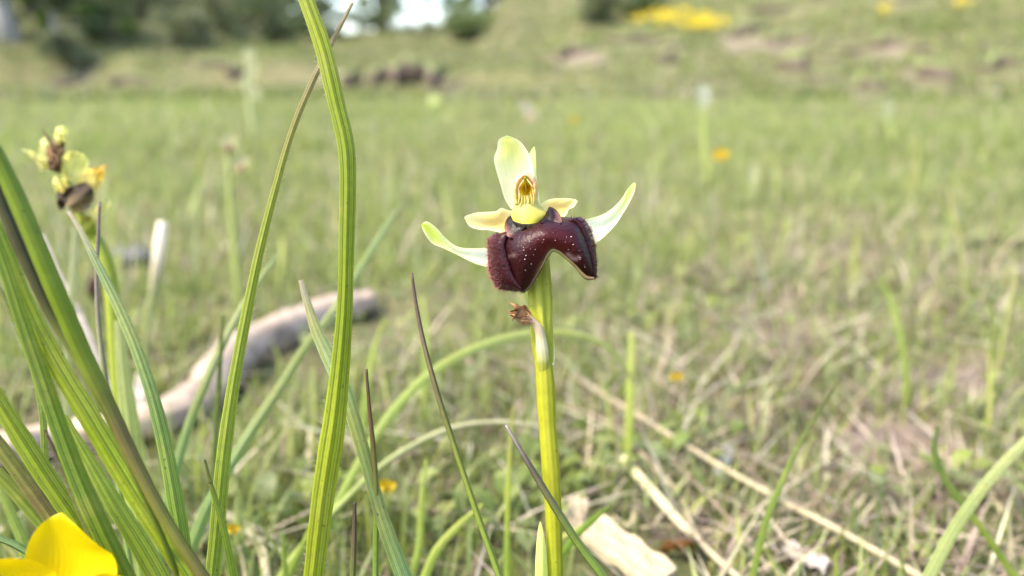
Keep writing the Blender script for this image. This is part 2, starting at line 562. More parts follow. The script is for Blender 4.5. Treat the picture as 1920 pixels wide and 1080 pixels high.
def build_ground():
    nr, na = 360, 420
    r = np.geomspace(0.02, 600, nr)
    # bearings: fine ahead, coarse behind
    fa = np.linspace(-58, 58, 330); bk = np.linspace(58, 302, na - 330 + 2)[1:-1]
    az = np.radians(np.concatenate([fa, bk]))
    rr, aa = np.meshgrid(r, az, indexing='ij')
    x, y = rr * np.sin(aa), rr * np.cos(aa)
    z = ground_z(x, y)
    V = np.stack([x, y, z], -1).reshape(-1, 3)
    soil = soil_mask(V)
    y_ahead = V[:, 1] > 0.05
    soil = np.where(y_ahead, soil, 0)
    nz1 = fbm(V[:, 0] * 3, V[:, 1] * 3, 51)[:, None]
    green = srgb(112, 116, 76) * (0.75 + 0.5 * nz1)
    straw = srgb(150, 138, 112)
    nz2 = sstep(.4, .7, fbm(V[:, 0] * 8, V[:, 1] * 8, 53))[:, None]
    veg = green * (1 - 0.45 * nz2) + straw * 0.45 * nz2
    dirt = srgb(160, 142, 130) * (0.75 + 0.5 * fbm(V[:, 0] * 40, V[:, 1] * 40, 55)[:, None])
    c = veg * (1 - soil[:, None]) + dirt * soil[:, None]
    n_az = len(az)
    F = grid_faces(nr, n_az, True)
    F.append(tuple(range(n_az - 1, -1, -1)))
    m, n, l = new_mat('meadow_soil')
    out = N(n, "ShaderNodeOutputMaterial")
    at = N(n, "ShaderNodeAttribute", attribute_name="col")
    tc = N(n, "ShaderNodeTexCoord")
    na_ = N(n, "ShaderNodeTexNoise", Scale=220.0, Detail=6.0, Roughness=0.7)
    l.new(tc.outputs["Object"], na_.inputs["Vector"])
    mr = N(n, "ShaderNodeMapRange"); mr.inputs[3].default_value = 0.45; mr.inputs[4].default_value = 1.45
    l.new(na_.outputs[0], mr.inputs[0])
    sc = N(n, "ShaderNodeVectorMath", operation='SCALE'); l.new(at.outputs["Color"], sc.inputs[0]); l.new(mr.outputs[0], sc.inputs["Scale"])
    pr = N(n, "ShaderNodeBsdfPrincipled", Roughness=0.95); pr.inputs["Specular IOR Level"].default_value = 0.1
    l.new(sc.outputs[0], pr.inputs["Base Color"])
    b = N(n, "ShaderNodeBump", Strength=0.8, Distance=0.004)
    l.new(na_.outputs[0], b.inputs["Height"]); l.new(b.outputs[0], pr.inputs["Normal"])
    l.new(pr.outputs[0], out.inputs[0])
    o = mesh_obj('ground', V, F, m, None, c, kind='structure')
    return o


build_ground()


# ------------------------------------------------------------------ grass that nobody could count
def scatter_blades(name, label, cat, x, y, h, wd, lean, azim, cols, mat='grass', seg=2, curve=0.5, z0=-0.002, lift=None):
    """many small tapering blades as one mesh"""
    n = len(x)
    z = ground_z(x, y) + z0
    if lift is not None:
        z = z + lift
    base = np.stack([x, y, z], -1)
    dh = np.stack([np.cos(azim), np.sin(azim), np.zeros(n)], -1)
    fa = azim + math.pi / 2 + RNG.normal(0, 0.6, n)
    side = np.stack([np.cos(fa), np.sin(fa), np.zeros(n)], -1)
    rows = []
    for k in range(seg + 1):
        s = k / seg
        out = lean * (s ** (1 + curve))
        up = np.sqrt(np.maximum(0.04, 1 - np.clip(lean, 0, .97) ** 2)) * s
        c = base + dh * (out * h)[:, None] + np.array([0, 0, 1]) * (up * h)[:, None]
        wk = wd * (1 - 0.35 * s) * 0.5
        if k < seg:
            rows.append(c - side * wk[:, None]); rows.append(c + side * wk[:, None])
        else:
            rows.append(c)
    nv = 2 * seg + 1
    V = np.stack(rows, 1).reshape(-1, 3)
    off = (np.arange(n) * nv)
    me = bpy.data.meshes.new(name)
    quads = []
    for k in range(seg - 1):
        quads.append(np.stack([off + 2 * k, off + 2 * k + 1, off + 2 * k + 3, off + 2 * k + 2], -1))
    q = np.concatenate(quads, 0) if quads else np.zeros((0, 4), int)
    t = np.stack([off + 2 * (seg - 1), off + 2 * (seg - 1) + 1, off + 2 * seg], -1)
    me.vertices.add(len(V)); me.vertices.foreach_set("co", V.astype(np.float32).ravel())
    loops = np.concatenate([q.ravel(), t.ravel()]).astype(np.int32)
    starts = np.concatenate([np.arange(len(q)) * 4, len(q) * 4 + np.arange(len(t)) * 3]).astype(np.int32)
    me.loops.add(len(loops)); me.loops.foreach_set("vertex_index", loops)
    me.polygons.add(len(starts)); me.polygons.foreach_set("loop_start", starts)
    me.update(calc_edges=True)
    cv = np.ones((n, nv, 4)); cv[:, :, :3] = cols[:, None, :]
    cv = cv.reshape(-1, 4)
    a = me.attributes.new("col", 'FLOAT_COLOR', 'POINT'); a.data.foreach_set("color", cv.astype(np.float32).ravel())
    me.materials.append(M[mat])
    me.polygons.foreach_set("use_smooth", np.ones(len(me.polygons), dtype=bool))
    o = bpy.data.objects.new(name, me); COL.objects.link(o)
    o['kind'] = 'stuff'
    tag(o, label, cat)
    return o


SCARS = ((1395, 64, 70, 16), (1085, 100, 75, 16), (1190, 75, 80, 12), (1455, 80, 45, 13), (1505, 75, 40, 12), (1665, 84, 50, 16), (1610, 96, 50, 10),
          (1490, 128, 45, 20), (1540, 147, 50, 12), (1625, 165, 60, 20), (1750, 143, 50, 20), (1875, 125, 70, 18), (1265, 90, 40, 14), (1250, 118, 35, 18),
          (1325, 150, 60, 10), (1690, 5, 80, 10), (1460, 18, 90, 10), (1555, 112, 34, 12), (1730, 92, 34, 10),
          (765, 140, 60, 20), (720, 146, 50, 16), (815, 148, 40, 22), (850, 158, 40, 12), (660, 152, 40, 16), (445, 142, 34, 22), (400, 122, 70, 10),
          (250, 152, 80, 12), (130, 155, 60, 14), (380, 42, 80, 18), (455, 38, 60, 12), (300, 32, 40, 14), (880, 72, 60, 10), (330, 158, 60, 12))


def off_scar(x, y):
    u, v, d = project(np.stack([x, y, ground_z(x, y)], -1))
    k = np.ones(len(u), bool)
    for su, sv, sw, sh in SCARS:
        k &= (((u - su) / (sw * .75)) ** 2 + ((v - sv - sh * .6) / (sh * 1.3)) ** 2 + .8 * (vnoise(x * 4, y * 2, 97) - .5)) > 1
    return k


GREENS = np.array([srgb(152, 166, 80), srgb(174, 184, 112), srgb(134, 152, 78), srgb(184, 190, 134), srgb(150, 164, 108), srgb(188, 194, 112)])
STRAWS = np.array([srgb(196, 184, 152), srgb(182, 164, 142), srgb(214, 204, 178), srgb(150, 132, 114), srgb(190, 174, 160), srgb(120, 102, 88)])


def pts_polar(n, r0, r1, power=1.0, half=52):
    """random points in the wedge ahead; density falls as r^-power"""
    uu = RNG.random(n)
    k = 2 - power
    if abs(k) < 1e-6:
        r = r0 * (r1 / r0) ** uu
    else:
        r = (r0 ** k + uu * (r1 ** k - r0 ** k)) ** (1 / k)
    a = np.radians(RNG.uniform(-half, half, n))
    return r * np.sin(a), r * np.cos(a), r


def straw_share(x, y):
    u, v, d = project(np.stack([x, y, ground_z(x, y)], -1))
    s = 0.14 + 0.40 * sstep(800, 1500, u) * sstep(330, 620, v)
    s = s + (fbm(x * 7, y * 7, 61) - 0.5) * 0.9 * sstep(300, 500, v)
    s = np.where(v < 330, 0.14 + (fbm(x * 2, y * 2, 63) - .5) * .45, s)
    return np.clip(s, 0.03, 0.9)


BR_PX = [(-90, 882, 66), (0, 848, 66), (90, 826, 62), (200, 806, 66), (300, 782, 66), (370, 752, 78), (412, 704, 88), (455, 664, 74), (530, 622, 66), (600, 592, 64), (660, 572, 54), (700, 562, 44)]


def off_branch(x, y):
    u, v, d = project(np.stack([x, y, ground_z(x, y)], -1))
    b = np.array(BR_PX, float)
    bv = np.interp(u, b[:, 0], b[:, 1]); bw = np.interp(u, b[:, 0], b[:, 2])
    chip_ = (u > 1030) & (u < 1310) & (v > 930 + (u - 1060) * .55) & (v < 1150) & (RNG.random(len(u)) < .85)
    return ~chip_ & ~((u < 880) & (v > bv - bw * .3) & (v < bv + bw * 2.2) & (RNG.random(len(u)) < .85))


def pick(pal, n, var=0.18):
    c = pal[RNG.integers(0, len(pal), n)]
    return c * RNG.uniform(1 - var, 1 + var, (n, 1)) * RNG.uniform(0.94, 1.06, (n, 3))


def meadow():
    # the turf near the camera
    n = 76000
    x, y, r = pts_polar(n, 0.11, 2.2, 1.35)
    s = soil_mask(np.stack([x, y, ground_z(x, y)], -1))
    cl = fbm(x * 16, y * 16, 71)
    keep = (RNG.random(n) > s * 0.9) & (RNG.random(n) < 0.35 + 1.1 * cl)
    keep &= off_branch(x, y)
    keep &= ~((r < 0.19) & (RNG.random(n) < 0.6))
    x, y, r = x[keep], y[keep], r[keep]; n = len(x)
    dry = RNG.random(n) < straw_share(x, y)
    cols = np.where(dry[:, None], pick(STRAWS, n), pick(GREENS, n))
    h = np.where(dry, RNG.uniform(.008, .026, n), RNG.uniform(.008, .028, n)) * (0.85 + 0.3 * np.clip(r, 0, 1.2))
    h *= np.where(RNG.random(n) < .05, 1.7, 1.0)
    wd = RNG.uniform(.0006, .0017, n) * (1 + 0.3 * r)
    lean = np.where(dry, RNG.uniform(.5, .97, n), RNG.beta(2, 2.2, n) * .95)
    scatter_blades('meadow_grass', 'short mixed green and dry turf grass around the orchid', 'grass', x, y, h, wd, lean,
                   RNG.uniform(0, 6.283, n), cols, seg=3)
    # flattened thatch
    n = 12500
    x, y, r = pts_polar(n, 0.12, 1.6, 1.3)
    sh = straw_share(x, y)
    keep = (RNG.random(n) < np.clip(sh * 1.2, 0.1, 1)) & off_branch(x, y)
    x, y, r = x[keep], y[keep], r[keep]; n = len(x)
    scatter_blades('dry_thatch', 'flattened pale straw thatch lying on the soil', 'straw', x, y, RNG.uniform(.012, .055, n),
                   RNG.uniform(.0005, .0016, n), np.full(n, .985), RNG.uniform(0, 6.283, n), pick(STRAWS, n, .3), mat='straw', seg=3,
                   z0=0.0, lift=RNG.uniform(0, .007, n))
    # middle and far meadow
    n = 130000
    x, y, r = pts_polar(n, 1.4, 13.5, 1.5)
    s = soil_mask(np.stack([x, y, ground_z(x, y)], -1))
    keep = (RNG.random(n) > s * .95) & off_scar(x, y)
    x, y, r = x[keep], y[keep], r[keep]; n = len(x)
    dry = RNG.random(n) < straw_share(x, y)
    cols = np.where(dry[:, None], pick(STRAWS, n), pick(GREENS, n))
    cols *= (0.78 + 0.5 * fbm(x * 1.5, y * 1.5, 75))[:, None]
    scatter_blades('far_meadow_grass', 'pale green grass of the flat meadow reaching to the bank', 'grass', x, y,
                   RNG.uniform(.012, .040, n) * (.7 + .8 * vnoise(x * 2, y * 2, 3)), RNG.uniform(.0012, .0032, n) * (1 + .2 * r),
                   RNG.beta(2, 2.4, n) * .9, RNG.uniform(0, 6.283, n), cols, seg=2)
    # taller pale leaves standing out of the turf
    n = 1300
    x, y, r = pts_polar(n, 0.45, 5.0, 1.6)
    k = RNG.random(n) < .25 + vnoise(x * 3, y * 3, 81)
    x, y, r = x[k], y[k], r[k]; n = len(x)
    scatter_blades('tall_meadow_grass', 'taller pale leaves rising loosely out of the meadow turf', 'grass', x, y, RNG.uniform(.030, .065, n), RNG.uniform(.0016, .0036, n) * (1 + .15 * r),
                   RNG.beta(1.6, 3, n) * .9, RNG.uniform(0, 6.283, n), pick(np.vstack([GREENS[[1, 3, 5]], STRAWS[[0, 2]]]), n) * 1.1, seg=3)
    # the slope
    n = 130000
    x, y, r = pts_polar(n, 5.0, 34, 1.0)
    s = soil_mask(np.stack([x, y, ground_z(x, y)], -1))
    keep = (RNG.random(n) > s * .97) & (y < 36) & off_scar(x, y)
    x, y, r = x[keep], y[keep], r[keep]; n = len(x)
    patch = fbm(x * .9, y * .6, 77)
    dry = RNG.random(n) < np.clip(.25 + (patch - .5) * 1.2, .05, .8)
    cols = np.where(dry[:, None], pick(STRAWS, n) * .8, pick(GREENS, n) * .85)
    cols *= (0.72 + 0.5 * patch)[:, None]
    scatter_blades('hillside_grass', 'short tufted grass covering the eroded hillside', 'grass', x, y, RNG.uniform(.04, .10, n),
                   RNG.uniform(.012, .03, n) * (1 + .03 * r), RNG.beta(2, 2.4, n) * .9, RNG.uniform(0, 6.283, n), cols, seg=2)


meadow()


def herb_leaves():
    """small rounded leaves close to the soil, as one mass"""
    V, F, Cc = [], [], []
    spots = [(900, 1010, 90, 30), (1240, 880, 80, 25), (1000, 960, 60, 30), (300, 620, 120, 40), (560, 1000, 80, 30), (1150, 900, 70, 25), (1880, 760, 60, 40),
             (1330, 640, 120, 20), (430, 560, 120, 40), (1780, 930, 90, 40), (860, 600, 150, 30), (1270, 600, 100, 25), (760, 680, 90, 40), (1600, 560, 160, 20)]
    for k in range(520):
        su, sv, ru, rv = random.choice(spots)
        u, v = random.gauss(su, ru), random.gauss(sv, rv)
        d = hit(u, min(v, 1200)); p = P(u, min(v, 1200), d)
        p[2] = gz(p[0], p[1]) + random.uniform(.002, .012)
        L = random.uniform(.004, .010); wv = L * random.uniform(.25, .45)
        a = random.uniform(0, 6.283); dr = np.array([math.cos(a), math.sin(a), random.uniform(.1, .9)]); dr /= np.linalg.norm(dr)
        sdv = np.cross(dr, [0, 0, 1]); sdv /= np.linalg.norm(sdv); nv = np.cross(sdv, dr)
        b = len(V)
        for (s, ww, hh) in ((0, 0.15, 0), (.35, 1, .12), (.7, .85, .1), (1, 0.05, -.1)):
            V += [p + dr * L * s - sdv * wv * ww + nv * L * (hh + .08 * ww), p + dr * L * s + nv * L * hh, p + dr * L * s + sdv * wv * ww + nv * L * (hh + .08 * ww)]
        c = GREENS[random.choice((0, 2, 4, 1))] * random.uniform(.65, 1.1)
        Cc += [c] * 12
        for i in range(3):
            F += [(b + 3 * i, b + 3 * i + 1, b + 3 * i + 4, b + 3 * i + 3), (b + 3 * i + 1, b + 3 * i + 2, b + 3 * i + 5, b + 3 * i + 4)]
    o = mesh_obj('ground_herb', V, F, M['grass'], None, np.array(Cc), kind='stuff')
    tag(o, 'small green herb leaves scattered low among the turf', 'herbs')


herb_leaves()


# ------------------------------------------------------------------ turf lips over the eroded scars
def turf_lip(u, v, wpx, hpx, name='eroded_turf_edge', lift=0.0):
    """an overhanging edge of turf: grass on top, dark soil under it"""
    d = hit(u, v); c = P(u, v, d); c[2] += lift
    c[2] += hpx / FPX * d * .25
    W_, H_ = 1.3 * wpx / FPX * d, random.uniform(1.9, 2.9) * hpx / FPX * d
    n, m = 26, 12
    V, F, Cc = [], [], []
    sd_ = random.randint(0, 999)
    for i in range(n):
        s = i / (n - 1); x = (s - .5) * W_
        env = max(0.02, math.sin(math.pi * s)) ** .6
        wob = vnoise(np.array([s * 6.0]), np.array([0.3]), sd_)[0] - .5
        for j in range(m):
            a = 2 * math.pi * j / m
            fy = -math.cos(a) * H_ * 0.6 * env
            fz = math.sin(a) * H_ * 0.5 * env * (1.0 if math.sin(a) > 0 else 1.0) + wob * H_ * .5
            yy = c[1] + fy + wob * H_
            V.append([c[0] + x, yy, c[2] + fz + .12 * fy])
            up = math.sin(a)
            Cc.append(srgb(120, 132, 76) if up > .75 else srgb(116, 102, 92, .55))  # green turf on top, the soil darkened to stand in for overhang shadow
    f = grid_faces(n, m, True)
    f.append(tuple(range(m - 1, -1, -1))); f.append(tuple(range((n - 1) * m, n * m)))
    return mesh_obj(name, V, f, M['branch'], None, np.array(Cc), kind='structure')


for a in SCARS:
    turf_lip(*a)
turf_lip(1895, 458, 150, 9, lift=.003)


# ------------------------------------------------------------------ trees and shrubs beyond the meadow
def tube_geo(path, rad, m=8):
    path = np.asarray(path, float); n = len(path)
    T = np.gradient(path, axis=0); T /= np.linalg.norm(T, axis=1)[:, None] + 1e-9
    V = []
    for i in range(n):
        a = np.cross(T[i], [0.21, 0.9, 0.13]); a /= np.linalg.norm(a); b = np.cross(T[i], a)
        for j in range(m):
            an = 2 * math.pi * j / m
            V.append(path[i] + (a * math.cos(an) + b * math.sin(an)) * rad[i])
    f = grid_faces(n, m, True)
    f.append(tuple(range(m - 1, -1, -1))); f.append(tuple(range((n - 1) * m, n * m)))
    return V, f


def leaf_cloud(centres, radii, per, size, pal, squash=.75):
    c = np.repeat(centres, per, 0); r = np.repeat(radii, per)
    n = len(c)
    d = RNG.normal(0, 1, (n, 3)); d /= np.linalg.norm(d, axis=1)[:, None]
    p = c + d * (r * RNG.random(n) ** .45)[:, None] * np.array([1, 1, squash])
    a = RNG.normal(0, 1, (n, 3)); a /= np.linalg.norm(a, axis=1)[:, None]
    b = np.cross(a, RNG.normal(0, 1, (n, 3))); b /= np.linalg.norm(b, axis=1)[:, None]
    L = (size * RNG.uniform(.6, 1.3, n))[:, None]
    V = np.stack([p - a * L, p + b * L * .5, p + a * L, p - b * L * .5], 1).reshape(-1, 3)
    F = np.arange(n * 4).reshape(-1, 4).tolist()
    cols = np.repeat(pick(pal, n, .25), 4, 0)
    return V, F, cols


def tree(label, u, v, d, height, spread, trunk_r, bark, pal, leaf=.09, crown_base=.25, clumps=46, per=130, lean=0.0, group='trees behind the bank', droop=0.0):
    x = (u - 960) / FPX * d; y = d * CP + (540 - v) / FPX * d * SP
    z = gz(x, y) - .1
    t = empty('tree', (x, y, z), label, 'tree', group)
    n = 14
    hs = np.linspace(0, height * .9, n)
    ph = random.uniform(0, 6)
    path = [np.array([x + lean * h + .10 * math.sin(h * .9 + ph), y + .08 * math.cos(h * .7 + ph), z + h]) for h in hs]
    rad = [trunk_r * (1.35 if i == 0 else 1) * (1 - .85 * i / (n - 1)) for i in range(n)]
    V, F = tube_geo(path, rad, 10)
    tr = mesh_obj('trunk', V, F, M[bark], t)
    cen = []
    nl = 11
    for k in range(nl):
        hb = crown_base + (.9 - crown_base) * (k + .3) / nl
        i = int(hb * (n - 1)); p0 = path[i]
        an = k * 2.4 + random.uniform(-.4, .4)
        L = spread * (1 - .55 * (hb - crown_base) / (1 - crown_base)) * random.uniform(.75, 1.1)
        pts = []
        for q in range(7):
            s = q / 6
            pts.append(p0 + np.array([math.cos(an) * L * s, math.sin(an) * L * s, L * (.45 * s - (.45 + droop) * s * s)]))
        V, F = tube_geo(pts, [max(.006, trunk_r * .35 * (1 - .9 * q / 6)) for q in range(7)], 6)
        mesh_obj('limb', V, F, M[bark], tr)
        for q in range(2, 7):
            cen.append(pts[q] + np.array([random.gauss(0, .25), random.gauss(0, .25), random.gauss(0, .2)]))
    cen.append(path[-1])
    while len(cen) < clumps:
        b = cen[random.randrange(len(cen))]
        cen.append(b + np.array([random.gauss(0, .5), random.gauss(0, .5), random.gauss(0, .35)]) * spread * .4)
    cen = np.array(cen)
    rad = RNG.uniform(.22, .5, len(cen)) * spread * .32
    V, F, C = leaf_cloud(cen, rad, per, leaf, pal)
    mesh_obj('crown', V, F, M['tree_leaf'], t, C, smooth=False)
    return t


def shrub(label, u, v, size, pal, leaf=.05, n=14, per=110, group='shrubs on the bank', tall=.8):
    d = hit(u, v); p = P(u, v, d); p[2] = gz(p[0], p[1])
    t = empty('shrub', tuple(p), label, 'shrub', group)
    cen = []
    stems_v, stems_f = [], []
    for k in range(n):
        an = random.uniform(0, 6.283); rr = size * random.uniform(.05, .5)
        q = p + np.array([math.cos(an) * rr, math.sin(an) * rr, size * tall * random.uniform(.15, .95)])
        cen.append(q)
        a = [p + (q - p) * s + np.array([0, 0, size * .1 * math.sin(s * 3)]) for s in (0, .35, .7, 1)]
        V, F = tube_geo(a, [size * .02, size * .015, size * .01, size * .005], 5)
        b = len(stems_v); stems_v += V; stems_f += [tuple(i + b for i in f) for f in F]
    mesh_obj('stem', stems_v, stems_f, M['bark_dark'], t)
    V, F, C = leaf_cloud(np.array(cen), RNG.uniform(.18, .34, n) * size, per, leaf, pal)
    mesh_obj('foliage', V, F, M['tree_leaf'], t, C, smooth=False)


DARKG = np.array([srgb(92, 108, 72), srgb(106, 120, 82), srgb(80, 96, 66), srgb(118, 132, 90)])
MIDG = np.array([srgb(124, 142, 88), srgb(142, 156, 104), srgb(110, 128, 82)])
PALEO = np.array([srgb(150, 156, 120), srgb(164, 168, 132), srgb(138, 146, 108)])
LIGHTG = np.array([srgb(140, 172, 78), srgb(158, 184, 96), srgb(120, 154, 68)])

tree('pale grey trunked tree at the far left foot of the bank', 22, 150, 13.0, 6.5, 2.0, .17, 'bark_grey', DARKG, .08, .16, lean=.02, per=150)
tree('young bright green tree beside the pale grey trunk', 118, 130, 13.5, 4.2, 1.1, .05, 'bark_grey', LIGHTG, .07, .10, clumps=40, per=110)
tree('dark trunked tree standing against the bright gap of sky', 712, 88, 26.0, 8.0, 3.0, .24, 'bark_dark', MIDG, .10, .05, clumps=110, per=60, droop=.40)
tree('dark leafy tree left of the sky gap', 520, 70, 27.0, 8.0, 1.9, .22, 'bark_dark', DARKG, .12, .03, clumps=90, per=150, droop=.4)
tree('grey stemmed tree between the sky gap and the leafy dark tree', 605, 82, 25.0, 7.0, 0.9, .14, 'bark_grey', DARKG, .11, .10, clumps=50, per=60, droop=.3)
tree('broad dark tree rising from the ridge left of the woods', 480, 55, 29.0, 8.0, 2.8, .22, 'bark_dark', DARKG, .12, .10, clumps=76, per=150, droop=.3)
tree('bushy green tree on the ridge right of the sky gap', 910, 55, 29.0, 7.0, 1.7, .2, 'bark_dark', MIDG, .12, .03, clumps=70, per=140, droop=.3)
tree('dense green tree rising above the slope right of the bushy tree', 1080, 15, 31.0, 7.0, 2.3, .2, 'bark_dark', DARKG, .12, .06, clumps=70, per=140, droop=.3)
tree('slim dark tree in the shade behind the pale grey trunk', 60, 110, 16.0, 6.0, 2.0, .12, 'bark_dark', DARKG, .10, .05, clumps=70, per=160, droop=.2)
for lab, u, v, s, pal, tl in (
        ('low olive shrub at the foot of the bank below the young tree', 130, 140, .7, PALEO, .7),
        ('leafy shrub on the bank between the young tree and the ridge trees', 185, 70, 1.0, MIDG, .9),
        ('broad mid green shrub high on the left slope', 275, 40, 1.6, PALEO, .6),
        ('olive shrub on the left slope below the ridge trees', 520, 85, 1.5, DARKG, .6),
        ('light green shrub in the middle of the left slope', 350, 80, 1.1, PALEO, .4),
        ('wide pale green shrub on the left slope above the bare bank', 410, 60, 1.8, PALEO, .5),
        ('tall grey green shrub high on the slope between young tree and ridge trees', 240, 5, 2.2, PALEO, .8),
        ('round grey green shrub at the brow of the left slope', 340, 5, 2.0, PALEO, .7),
        ('low spreading shrub filling the ground beneath the ridge trees', 455, 25, 2.0, MIDG, .7),
        ('leafy undergrowth shrub at the foot of the grey stemmed tree', 600, 78, 1.8, DARKG, .7),
        ('bushy shrub on the ridge under the bushy tree', 870, 75, 1.3, MIDG, .6),
        ('grey green shrub at the top of the slope beside the dense tree', 1130, 40, 1.0, PALEO, .5),
        ('small low shrub on the slope left of the yellow flowers', 1190, 30, 0.9, MIDG, .5)):
    shrub(lab, u, v, s, pal, leaf=.06, tall=tl)


def flower_patch(label, u, v, ru, rv, count):
    V, F, Cc = [], [], []
    for k in range(count):
        a, b = random.gauss(0, .5), random.gauss(0, .5)
        uu, vv = u + a * ru, v + b * rv
        d = hit(uu, vv); p = P(uu, vv, d); p[2] = gz(p[0], p[1])
        s = random.uniform(.025, .05); h = random.uniform(.06, .14)
        b0 = len(V)
        V += [p + np.array([-.004, 0, 0]), p + np.array([.004, 0, 0]), p + np.array([0, 0, h])]
        F.append((b0, b0 + 1, b0 + 2)); Cc += [GREENS[0]] * 3
        c = p + np.array([0, 0, h]); n0 = len(V)
        V.append(c + np.array([0, 0, -.3 * s])); Cc.append(srgb(240, 214, 20))
        for q in range(10):
            an = q * .6283; rr = s * (1 if q % 2 else .7)
            V.append(c + np.array([math.cos(an) * rr, math.sin(an) * rr * .8 - .3 * s, math.sin(an) * rr * .6 + .1 * s])); Cc.append(srgb(250, 226, 50))
        for q in range(10):
            F.append((n0, n0 + 1 + q, n0 + 1 + (q + 1) % 10))
    o = mesh_obj('yellow_flower', V, F, M['yellow_petal'], None, np.array(Cc), np.zeros((len(V), 2)), kind='stuff')
    tag(o, label, 'flowers')


flower_patch('drift of yellow flowers high on the slope above the bare pink soil', 1312, 54, 50, 10, 95)
flower_patch('thin scatter of yellow flowers uphill of the big yellow drift', 1240, 42, 56, 14, 70)
flower_patch('small faint yellow flower patch near the top of the slope', 1660, 34, 26, 5, 9)
flower_patch('few yellow flowers on the right brow of the slope', 1800, 20, 24, 4, 7)


# ------------------------------------------------------------------ the orchid in focus
def main_orchid():
    D = 0.120
    base = P(1046, 1080, D); bx, by = base[0], base[1]
    root = empty('spider_orchid', (bx, by, gz(bx, by)), 'single spider orchid in sharp focus with pale yellow sepals and maroon velvety lip', 'orchid')
    yg = srgb(210, 210, 52, .56)
    # flowering stem
    v, f, c, uv = blade_geo([(1012, 640, D + .0010), (1020, 690, D + .0006), (1026, 790, D + .0004), (1036, 930, D), (1042, 1080, D)], [34, 35, 34, 31, 28],
                            [srgb(200, 206, 60, .56), yg, yg, srgb(206, 208, 48, .56), srgb(190, 200, 50, .56)], 'tube', m=16, n=40)
    mesh_obj('stem', v, f, M['stem'], root, c, uv)
    # ovary below the flower: ribbed
    pts = catmull([(1010, 470, D + .0035), (1012, 520, D + .0020), (1014, 580, D + .0010), (1017, 640, D + .0006), (1020, 680, D + .0006)], 30)
    V, UV, C = [], [], []
    m = 24
    for i, q in enumerate(pts):
        s = i / 29
        w0 = lerp_list([17, 20, 22, 20, 17.0], s)
        for j in range(m):
            a = 2 * math.pi * j / m
            r = w0 * (1 + .13 * math.cos(6 * (a + .9 * s)))
            k = q[2] / FPX
            V.append(P(q[0] + math.cos(a) * r, q[1], q[2] - math.sin(a) * r * k)); UV.append((j / m, s * .02))
            g = .5 + .5 * math.cos(6 * (a + .9 * s))
            C.append(srgb(190, 198, 48, .58) * (1 - g) + srgb(222, 224, 84, .62) * g)
    mesh_obj('ovary', V, grid_faces(30, m, True), M['stem'], root, np.array(C), np.array(UV))
    # sheathing bract, seen as pale margins either side of the ovary
    tepal('bract', [(1004, 684), (999, 650), (994, 608), (988, 570), (984, 544)], [(1016, 690), (1011, 650), (1006, 610), (1000, 575), (990, 546)], D + .0010, D + .0040, -.0004,
          [srgb(232, 238, 190), srgb(240, 244, 205), srgb(228, 236, 150), srgb(222, 232, 130)], root, n=22, m=7)
    tepal('bract', [(1026, 688), (1027, 660), (1028, 630), (1027, 600), (1026, 560)], [(1039, 684), (1040, 660), (1037, 625), (1034, 600), (1028, 560)], D + .0002, D + .0016, .0002,
          [srgb(238, 242, 205), srgb(240, 246, 210), srgb(226, 236, 150)], root, n=20, m=7)
    # withered bud on its pale ovary
    bud = mesh_tube('withered_bud', [(1019, 712, D + .0006), (1017, 660, D - .0006), (1010, 618, D - .0018), (997, 601, D - .0022), (986, 593, D - .0024)], [24, 25, 22, 17, 13],
                    [srgb(210, 210, 52, .56), srgb(214, 214, 96, .56), srgb(244, 236, 196, .85), srgb(232, 212, 176, .8), srgb(190, 160, 120)], 'stem', root)
    V, F, C = [], [], []
    for k in range(9):                                    # crumpled dry tepals
        a0 = k * .7
        L = [(996 + 3 * math.cos(a0), 600 + 5 * math.sin(a0)), (976 + 5 * math.cos(a0 + .5), 588 + 8 * math.sin(a0)), (962 + 8 * math.sin(k * 2.1), 583 + 17 * math.sin(k * 1.3))]
        Lc = catmull(L, 9)
        b = len(V)
        for i in range(9):
            s = i / 8
            wv = 7.0 * math.sin(math.pi * min(.96, .15 + .8 * s)) + 1
            for j in range(4):
                t = j / 3 - .5
                dep = D - .0024 + .0010 * math.sin(k * 1.9) * s + .0006 * math.sin(9 * t + 4 * s + k)
                V.append(P(Lc[i][0] + 2.5 * math.sin(5 * s + k + 3 * t), Lc[i][1] + t * wv * 2 + 2 * math.sin(7 * s + 2 * k), dep))
                C.append(srgb(186, 140, 96, .85) * (0.6 + .5 * ((i * 7 + k * 3 + j) % 5) / 4))
        for i in range(8):
            for j in range(3):
                a = b + i * 4 + j
                F.append((a, a + 1, a + 5, a + 4))
    mesh_obj('dry_tepal', V, F, M['dry'], bud, np.array(C))
    # sheath leaf at the foot of the stem
    tepal('sheath_leaf', [(1003, 1150), (1003, 1080), (1005, 1030), (1009, 990), (1012, 978)], [(1030, 1150), (1027, 1080), (1024, 1030), (1018, 992), (1014, 978)], D - .001, D - .0016, .0012,
          [srgb(206, 216, 110), srgb(216, 224, 130), srgb(222, 228, 140)], root, n=20, m=9)
    # sepals
    pale = srgb(240, 242, 196); paleg = srgb(236, 240, 140)
    tepal('dorsal_sepal', [(958, 392), (946, 372), (938, 345), (930, 318), (926, 298), (932, 280), (935, 262), (950, 254)],
          [(1010, 390), (1008, 372), (1004, 345), (1000, 318), (996, 300), (988, 282), (974, 264), (952, 254)], D + .0018, D + .0004, -.0020,
          [srgb(246, 240, 226), srgb(246, 240, 212), srgb(240, 238, 180), srgb(232, 230, 130), srgb(230, 232, 130)], root, n=30, m=17, edge=srgb(246, 244, 206))
